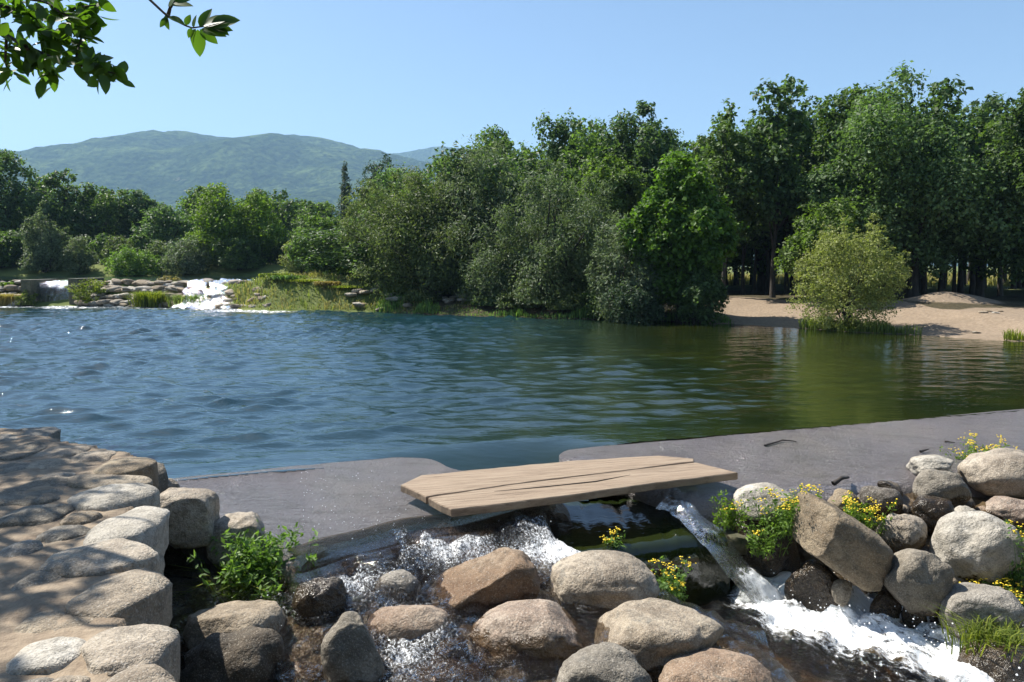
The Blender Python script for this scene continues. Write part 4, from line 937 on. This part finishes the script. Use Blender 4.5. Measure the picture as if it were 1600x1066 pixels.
FT = [((108, 424, 168, 474), 38.9, 'weed', 'tall leafy tuft right of the small waterfall'), ((214, 450, 256, 480), 38.4, 'grass', 'round grass tuft in the middle of the rubble weir'),
      ((276, 455, 322, 481), 38.0, 'grass', 'grass tuft just left of the white cascade'), ((404, 436, 462, 484), 36.4, 'weed', 'bright leafy clump just right of the white cascade'),
      ((455, 448, 500, 484), 35.6, 'grass', 'grass clump beside the bright leafy one'), ((522, 452, 566, 486), 34.8, 'grass', 'dark grassy clump at the far waterline'),
      ((556, 436, 600, 470), 36, 'weed', 'sunny green clump left of the willow stems'), ((30, 452, 58, 478), 38.5, 'weed', 'grass clump left of the small waterfall'), ((0, 455, 24, 478), 38.5, 'straw', 'yellow grass clump at the far left edge')]
for k, (bx, Y_, m, lb) in enumerate(FT):
    if bx[0] < 330: Y_ = float(ybank(((bx[0] + bx[2]) / 2 - 800) / F * 38)) + .02
    if m == 'weed': tree((bx[0] - 4, bx[1], bx[2] + 4, bx[3] + 3), Y_, 'bush', 'grass', 2600, .1, lb, 600 + k, stems=4, r0=.02, name='bush', cat='bush', group='clumps on the far weir')
    else: tuft(bx, Y_, m, 1300 if bx[0] > 330 else 1700, .02, lb, 600 + k, bend=.8, group='clumps on the far weir')
EXTRA = [((140, 452, 176, 478), 38.6, 'low leafy clump right of the tall tuft'), ((420, 446, 475, 486), 35.9, 'wide leafy clump over the waterline right of the white cascade'), ((486, 452, 530, 487), 35.0, 'leafy clump between two grassy ones at the far waterline'),
         ((590, 446, 642, 486), 34.6, 'leafy clump at the waterline left of the willow stems'), ((0, 440, 40, 462), 39.6, 'leafy clump on top of the far weir at the left edge'), ((250, 432, 290, 450), 41.0, 'low clump on the crest of the far weir')]
for k, (bx, Y_, lb) in enumerate(EXTRA): tree(bx, Y_, 'bush', ('grass', 'poplar', 'straw')[k % 3], 2600, .1, lb, 640 + k, stems=4, r0=.02, name='bush', cat='bush', group='clumps on the far weir')

# ------------------------------------------------------------------ the far weir
fw = [mesh('weir_rock', rock_verts(I3[0], 800 + k, p=2.8, cuts=6, rough=.22) * np.array([.5, .4, .25]), I3[1], M[m]) for k, m in enumerate(['tan', 'pale', 'tan', 'grey', 'pale', 'tan'])]
def frock(px, py, Y_, s_, zz, label, group, r):
    g = AT(px, py, Y_); o = link('rock', fw[int(r.integers(6))], None, (g[0], Y_, zz)); o.scale = (s_ * r.uniform(.8, 1.5), s_, s_ * r.uniform(.45, .9)); o.rotation_euler = (r.uniform(-.15, .15), r.uniform(-.15, .15), r.random() * 6.28)
    o['wet_z'] = -9.0; return tag(o, label, 'rock', group)
r = np.random.default_rng(33)
for px in np.arange(-30, 428, 6.5):
    for row in range(4):
        p = px + r.uniform(-4, 4)
        if 48 < p < 126 or (316 < p < 420 and r.random() < .55): continue
        Yf = 38.0 + row * .45 - (p > 200) * .2; Yf = float(np.interp((p - 800) / F * 38, BK[:, 0], BK[:, 1])) + .1 + row * .5
        frock(p, 470, Yf, r.uniform(.55, .95), .12 + row * .33 + r.uniform(-.05, .1), 'pale rubble rock of the far weir', 'rubble of the far weir', r)
for k in range(13): frock(r.uniform(315, 425), 470, float(ybank(-12.8)) + r.uniform(-.2, 1.5), r.uniform(.3, .5), r.uniform(.1, .7), 'wet rock showing in the white cascade of the far weir', 'rocks in the far cascade', r)
for k in range(36):
    px = r.uniform(692, 765); Y_ = r.uniform(33.2, 36.5); frock(px, 470, Y_, r.uniform(.3, .6), float(hg(AT(px, 470, Y_)[0], Y_)) + .05, 'pale stone of the heap between the willows', 'stones between the willows', r)
for k in range(16):
    px = r.uniform(1030, 1135); g = G(px, 500 + (px - 1030) * .045); frock(px, 500, g[1] + r.uniform(0, .5), r.uniform(.2, .45), .06, 'grey stone at the shaded waterline under the bright green tree', 'shore stones', r)
for k, (px, py) in enumerate([(1535, 508), (1545, 506), (1555, 508), (1562, 505), (1526, 516), (1490, 520), (1498, 521), (1575, 530)]):
    g = G(px, py, .15); frock(px, py, g[1], .22, float(hg(g[0], g[1])) + .02, 'small dark stone lying on the beach sand', 'stones on the beach', r)
for px in r.uniform(540, 660, 12): 
    Y_ = float(np.interp((px - 800) / F * 34, BK[:, 0], BK[:, 1])) + r.uniform(.2, 1.5); frock(px, 470, Y_, r.uniform(.4, .7), float(hg(AT(px, 470, Y_)[0], Y_)) + .05, 'pale rock in the grass of the far bank', 'rocks in the bank grass', r)
def box_mesh(name, a, b, mat, bev=.03, seed=0):
    bm = bmesh.new(); bmesh.ops.create_cube(bm, size=1); bmesh.ops.scale(bm, vec=np.array(b) - np.array(a), verts=bm.verts); bmesh.ops.translate(bm, vec=(np.array(a) + np.array(b)) / 2, verts=bm.verts)
    bmesh.ops.bevel(bm, geom=bm.edges[:], offset=bev, segments=2, affect='EDGES', profile=.6); me = bpy.data.meshes.new(name); bm.to_mesh(me); bm.free(); me.materials.append(mat); return me
xl, xr = AT(52, 450, 38.4)[0], AT(110, 450, 38.4)[0]
tag(link('weir_pier', box_mesh('weir_pier', (xr, 38.2, -.6), (xr + .55, 40.6, UPZ + .12), M['mosswall'])), 'dark mossy pier right of the small far waterfall', 'pier')
tag(link('weir_pier', box_mesh('weir_pier', (xl - .5, 38.2, -.6), (xl, 40.6, UPZ + .06), M['mosswall'])), 'low mossy pier left of the small far waterfall', 'pier')
tag(link('weir_sill', box_mesh('weir_sill', (xl, 38.9, -.6), (xr, 40.6, UPZ - .09), M['mosswall'])), 'dark sill behind the small far waterfall', 'weir', kind='structure')
cx = (xl + xr) / 2; wd = xr - xl
ribbon('waterfall', [(cx, 40.2, UPZ - .0), (cx, 39.4, UPZ - .02), (cx, 38.85, UPZ - .06), (cx, 38.65, UPZ - .4), (cx, 38.6, .5), (cx, 38.55, -.02)], (wd,) * 6, (.15, .2, .5, .32, .3, .5), 'small straight waterfall over the far weir at left', 61, lump=.03)
g0 = AT(366, 440, 39.0)[0]
yb = float(ybank(g0))
for k, (dx, w0, lb) in enumerate(((-1.2, 1.0, 'left strand of the white cascade in the far rubble weir'), (.1, 1.5, 'broad middle strand of the white cascade in the far rubble weir'), (1.5, 1.0, 'right strand of the white cascade in the far rubble weir'))):
    x_ = g0 + dx; ribbon('waterfall', [(x_ - .3, yb + 3.0, 1.27), (x_ - .2, yb + 1.8, 1.27), (x_ + .05, yb + 1.1, 1.0), (x_ + .1, yb + .75, .8), (x_ + .35, yb + .45, .5), (x_ + .5, yb - .05, .24), (x_ + .7, yb - .7, .05)], (w0, w0, w0 * .8, w0 * 1.2, w0 * 1.1, w0 * 1.7, w0 * 2.2), (.3, .4, .52, .46, .6, .6, .5), lb, 63 + k, 'rapid', .1)

# yellow-flowered weeds and other plants in front
def weed(base, h, spread, ns, nf, label, seed, mat='weed', L=.045, lean=(0, 0), leafn=14, cat='plant', group='yellow-flowered weeds'):
    rng = np.random.default_rng(seed); root = empty('weed', tuple(base), label, cat, group); paths, LP, LN, FV, FF, fb = [], [], [], [], [], 0
    for k in range(ns):
        a = rng.random() * 6.28; s0 = rng.normal(size=2) * spread * .25; tip = np.array([s0[0] + math.cos(a) * spread * rng.random() * .7 + lean[0], s0[1] + math.sin(a) * spread * rng.random() * .6 + lean[1], h * rng.uniform(.45, 1.05)])
        t = np.linspace(0, 1, 6)[:, None]; pts = np.array([s0[0], s0[1], -.03]) * (1 - t) + tip * t; pts[:, :2] += (t * (1 - t)) * rng.normal(size=2) * .06; paths.append((pts, .0028 * (1.2 - t[:, 0])))
        for j in range(leafn):
            u = rng.uniform(.1, .98); p = np.array([np.interp(u, t[:, 0], pts[:, i]) for i in range(3)]); d = rng.normal(size=3); d[2] = abs(d[2]) * .5; d /= np.linalg.norm(d)
            LP.append(p + d * L * .55); LN.append(rng.normal(size=3) * .7 + [0, 0, .8])
        if k < nf:
            m = int(rng.integers(6, 13)); FV, FF, fb = [], [], 0
            for j in range(m):
                c = tip + rng.normal(size=3) * [.022, .022, .012] + [0, 0, .01]; q = I1[0] * .0085 * rng.uniform(.7, 1.3) * [1, 1, .6] + c; FV.append(q); FF.append(I1[1] + fb); fb += len(q)
            link('flower_head', mesh('flower_head', np.concatenate(FV), np.concatenate(FF), M['flower']), root)['kind'] = 'stuff'
    V, Fq = tubes(paths, 4); link('stem', mesh('stem', V, Fq, M[mat]), root)
    V, Fq = leaves(np.array(LP), np.array(LN), L, .4, rng); link('foliage', mesh('foliage', V, Fq, M[mat], False), root)
    return root
weed(AT(1140, 822, 6.95), .34, .22, 26, 3, 'leafy weed hanging at the slab corner right of the plank', 901, leafn=16)
weed(AT(1235, 832, 6.75), .42, .4, 60, 26, 'large yellow-flowered weed between the pale boulder and the slanting block', 902)
weed(AT(1195, 862, 6.75), .34, .28, 26, 3, 'green weed hanging below the pale boulder', 907, leafn=18)
weed(AT(1342, 828, 6.9), .3, .28, 40, 24, 'yellow-flowered weed right of the slanting block', 903)
weed(AT(1530, 742, 8.5), .38, .5, 80, 30, 'yellow weed clump behind the boulders on the right slab', 904)
weed(AT(1588, 915, 6.35), .55, .3, 44, 12, 'tall weed at the right edge beside the whitish boulder', 905)
weed(AT(1570, 940, 6.25), .17, .35, 30, 26, 'low cushion of yellow flowers above the broad grey boulder', 906)
weed(AT(1045, 952, 5.95), .38, .24, 50, 16, 'yellow-flowered weed beside the large oval boulder', 908)
weed(AT(958, 862, 6.6), .17, .14, 16, 7, 'small yellow-flowered sprig behind the oval boulder', 909)
weed(AT(1548, 768, 8.2), .12, .2, 18, 8, 'tiny yellow sprigs in front of the creased boulder', 910)
weed(AT(1525, 765, 8.1), .08, .15, 14, 5, 'sparse yellow sprig beside the speckled boulder', 911)
tuft((1490, 962, 1606, 1035), 5.6, 'grass', 380, .006, 'long-bladed green grass tuft at lower right beside the white water', 921, bend=1.0, zg=-.9)
weed(AT(408, 930, 5.75), .52, .42, 110, 0, 'dense leafy green bush at the left end of the slab lip', 912, L=.06, leafn=26, cat='bush', group='leafy plants by the wall')
weed(AT(428, 950, 5.65), .3, .34, 46, 0, 'dark trailing greenery under the leafy bush', 913, L=.055, leafn=22, group='leafy plants by the wall')
tuft((335, 850, 400, 940), 5.8, 'grass', 90, .012, 'broad-bladed plant in the shade left of the leafy bush', 922, bend=1.0, zg=-.72)

# sticks and leaves lying about
def stick(name, pts, r0, mat, label, cat='stick'):
    pts = np.asarray(pts, float); b = pts.mean(0); n = 9; k = np.linspace(0, len(pts) - 1, n); c = np.stack([np.interp(k, np.arange(len(pts)), pts[:, j]) for j in range(3)], -1)
    c += fbm(c * 9, 4, 2)[:, None] * .008; V, Fq = tubes([(c - b, np.linspace(r0, r0 * .45, n))], 7); return tag(link(name, mesh(name, V, Fq, M[mat]), None, b), label, cat)
stick('stick', [AT(446, 944, 5.75), AT(455, 968, 5.65), AT(468, 996, 5.55)], .024, 'twig', 'pale peeled stick standing in the water left of the wet boulder')
stick('twig', [GS(1195, 696, .015), GS(1222, 688, .02), GS(1245, 690, .015)], .012, 'twigdark', 'thin dark twig lying on the right slab', 'twig')
stick('twig', [GS(1438, 706, .015), GS(1450, 703, .03)], .016, 'twigdark', 'short dark bit of wood on the right slab', 'twig')
stick('twig', [GS(1476, 690, .012), GS(1492, 692, .02)], .012, 'twigdark', 'dark crumb of bark farther up the right slab', 'twig')
stick('twig', [GS(1302, 755, .03), GS(1314, 748, .07), GS(1326, 745, .04)], .028, 'twigdark', 'knobbly dark root piece at the lower edge of the right slab', 'twig')
rng = np.random.default_rng(2)
for k, (a, b, lb) in enumerate(((284, 1012, 'orange dry leaf caught between wall and boulder'), (294, 1018, 'pale dry leaf beside the orange one'))):
    V, Fq = leaves(np.zeros((1, 3)), np.array([[.3, -.6, .7]]), .075, .6, rng); tag(link('fallen_leaf', mesh('fallen_leaf', V, Fq, M['dryleaf' if k == 0 else 'twig']), None, AT(a, b, 5.25)), lb, 'leaf')

# flying drops, and beads added on the slabs for sun glints
r = np.random.default_rng(64); DV, DF, b = [], [], 0
OV, OF = I1
def drops(P, s0, s1):
    global b
    for p in P:
        q = OV * r.uniform(s0, s1) + p; DV.append(q); DF.append(OF + b); b += len(q)
t = r.random(900); i = (t * (len(CH) - 2)).astype(int); fr = t * (len(CH) - 2) - i
c = CH[i] * (1 - fr[:, None]) + CH[i + 1] * fr[:, None]; c += r.normal(size=(900, 2)) * .28
keepd = c[:, 0] > 2.0; c = c[keepd]
drops(np.concatenate([c, (-1.0 + np.abs(r.normal(size=len(c))) * .09)[:, None]], 1), .003, .009)
q = np.stack([r.uniform(-1.9, .4, 500), np.zeros(500), np.zeros(500)], -1); q[:, 1] = C0[1] + (q[:, 0] - C0[0]) * CU[1] / CU[0] - (1.9 + r.normal(size=500) * .3); q[:, 2] = bedz(q[:, 0], q[:, 1]) + .16 + np.abs(r.normal(size=500)) * .05
drops(q, .002, .006)
q = np.array([GS(a, b_, .012) for a, b_ in zip(np.concatenate([r.uniform(470, 840, 260), r.uniform(1080, 1500, 160)]), np.concatenate([r.uniform(735, 830, 260), r.uniform(700, 760, 160)])) if not (620 < a < 1150 and 705 < b_ < 800) and b_ < 890 - (a - 465) * .25 - 20]); drops(q, .002, .0045)  # shiny beads laid on the slabs to make sun glints
sd_ = NT('spray_glint_drop'); M['drop'] = sd_.end(sd_.n('BsdfPrincipled', Base_Color=(.9, .92, .94), Roughness=.08))
tag(link('spray', mesh('spray', np.concatenate(DV), np.concatenate(DF), M['drop'])), 'drops thrown up by the rushing water, with added glint beads on the slabs', 'spray', kind='stuff')

# ------------------------------------------------------------------ overhanging tree at upper left
ot = empty('tree', (-8.2, 7.2, .2), 'leafy branch of a bank tree hanging into the upper left corner', 'tree')
O0 = np.array(ot.location); YB = 4.6
tw = [[(-330, -60), (-90, 10), (-10, 45), (40, 72), (85, 92), (118, 100), (160, 92)], [(-90, 10), (20, -5), (70, 2), (98, 22), (128, 30), (160, 40)], [(-10, 45), (10, 60), (8, 95), (14, 120)], [(-90, 10), (10, 10), (45, 25), (62, 45)],
      [(20, -30), (140, -40), (215, -18), (262, 26), (298, 44), (336, 39)], [(262, 26), (266, 12), (274, 0), (282, -12)], [(118, 100), (125, 70), (130, 40)], [(85, 92), (80, 60), (95, 50)], [(118, 100), (150, 108), (180, 115)], [(40, 72), (52, 88), (75, 112), (84, 128)], [(98, 22), (120, 12), (150, 8)]]
r = np.random.default_rng(17); paths = []; LF = []
for k, p in enumerate(tw):
    pts = np.array([AT(a, b_, YB + .12 * math.sin(k * 2 + j)) for j, (a, b_) in enumerate(p)]); n = 22; kk = np.linspace(0, len(p) - 1, n); c = np.stack([np.interp(kk, np.arange(len(p)), pts[:, j]) for j in range(3)], -1)
    paths.append((c - O0, np.linspace(.012 if k else .02, .003, n)))
    if k in (4, 5): continue
    for j in range(4, n):
        for _ in range(3 if k in (0, 1, 3) else 2):
            if r.random() < .95: LF.append((c[j] + r.normal(size=3) * .03, r.normal(size=3) * [1, .7, .8] + [.15, 0, -.45], r.normal(size=3) * .7 + [-.1, -.5, .7], r.uniform(.07, .125)))
for (a, b_, dx, dz, L) in [(309, 46, -.05, -1, .15), (312, 43, .5, .85, .13), (318, 41, 1, .4, .17), (328, 40, 1, .2, .18), (322, 42, 1, -.05, .15), (315, 45, 1, -.25, .15), (312, 46, .8, -.6, .12), (299, 44, -.3, -1, .06), (258, 24, .15, -1, .08), (263, 26, .9, -.35, .1), (268, 8, 1, .05, .12), (264, 14, .5, 1, .1), (303, 44, .1, 1, .08), (326, 40, .9, -.35, .13), (334, 39, 1, .3, .14), (272, 2, 1, .35, .13), (290, 40, .4, .9, .07), (306, 45, -.5, -.8, .08), (262, 28, -.6, -.7, .07)]:
    LF.append((AT(a, b_, YB + .12 * math.sin(8 + (3 if a < 290 else 4.4))), np.array([dx, r.uniform(-.25, .25), dz]), r.normal(size=3) * .35 + [0, -.8, .5], L))
# bare outer wood
paths.append((np.array([[0, 0, -.2], [.1, .0, 1.5], [.5, -.3, 2.8], [.7, -.2, 4.2], [.9, .2, 6.0]]), np.array([.24, .2, .16, .12, .06])))
st = np.array([.5, -.3, 2.8])
for e in (AT(-330, -60, YB), AT(20, -30, YB), np.array([-6.6, 8.4, 6.0]), np.array([-7.6, 9.6, 6.0]), np.array([-5.6, 6.6, 5.6])):
    tt = np.linspace(0, 1, 7)[:, None]; lp = st + (np.array(e) - O0 - st) * tt; lp[:, 2] += tt[:, 0] * (1 - tt[:, 0]) * .8; paths.append((lp, .06 * (1 - .75 * tt[:, 0])))
V, Fq = tubes(paths, 7); link('trunk', mesh('trunk', V, Fq, M['bark']), ot)
# one big leaf: a pointed oval with a folded midrib
tl = np.linspace(0, 1, 7); wl = np.sin(np.pi * tl ** .8) ** .8 * .27
LV = np.concatenate([np.stack([tl, -wl, .06 * (wl / .27) - .12 * tl ** 2], -1), np.stack([tl, 0 * tl, -.12 * tl ** 2], -1), np.stack([tl, wl, .06 * (wl / .27) - .12 * tl ** 2], -1)])
i = np.arange(6)[:, None]; LFc = np.concatenate([np.concatenate([i, i + 1, i + 8, i + 7], 1), np.concatenate([i + 7, i + 8, i + 15, i + 14], 1)])
lm = mesh('leaf', LV, LFc, M['alder'])
for (p, d, nn, L) in LF:
    d = Vector(d).normalized(); nn = Vector(nn); nn = (nn - d * nn.dot(d)).normalized(); s_ = nn.cross(d); o = link('leaf', lm, ot)
    mt = Matrix((d, s_, nn)).transposed().to_4x4(); mt = Matrix.Translation(Vector(p) - Vector(O0)) @ mt @ Matrix.Diagonal((L, L, L, 1)); o.matrix_local = mt
tg = np.array([[-2.25, 3.1], [-2.45, 3.55], [-2.75, 4.15], [-3.2, 4.7], [-3.5, 5.3], [-4.0, 5.9], [-4.3, 6.5], [-5.0, 7.0], [-3.2, 4.1], [-4.2, 5.2], [-5.2, 6.2], [-2.9, 3.2], [-2.2, 3.75]])
hz_ = np.array([5.4, 5.8, 6.1, 5.9, 6.4, 6.2, 6.6, 6.3, 6.8, 7.0, 7.2, 6.2, 6.0]); tt = (hz_ - WZ) / SDIR[2]
C = np.stack([tg[:, 0] + SDIR[0] * tt, tg[:, 1] + SDIR[1] * tt, hz_], -1); q = np.array([.34, .34, .42, .42, .5, .5, .5, .5, .6, .7, .7, .5, .26])
Rd = np.stack([q, q, q * .7], -1)
C = np.concatenate([C, [[-8.2, 7.4, 6.4], [-9.2, 8.4, 6.0], [-8.8, 6.2, 5.6], [-9, 9.6, 6.4]]]); Rd = np.concatenate([Rd, np.full((4, 3), 1.2)])
rng = np.random.default_rng(19); V, Fq = crown_leaves(rng, C, Rd, 8500, .13, .55); o = link('crown', mesh('crown', V - O0, Fq, M['alder'], False), ot); o['kind'] = 'stuff'
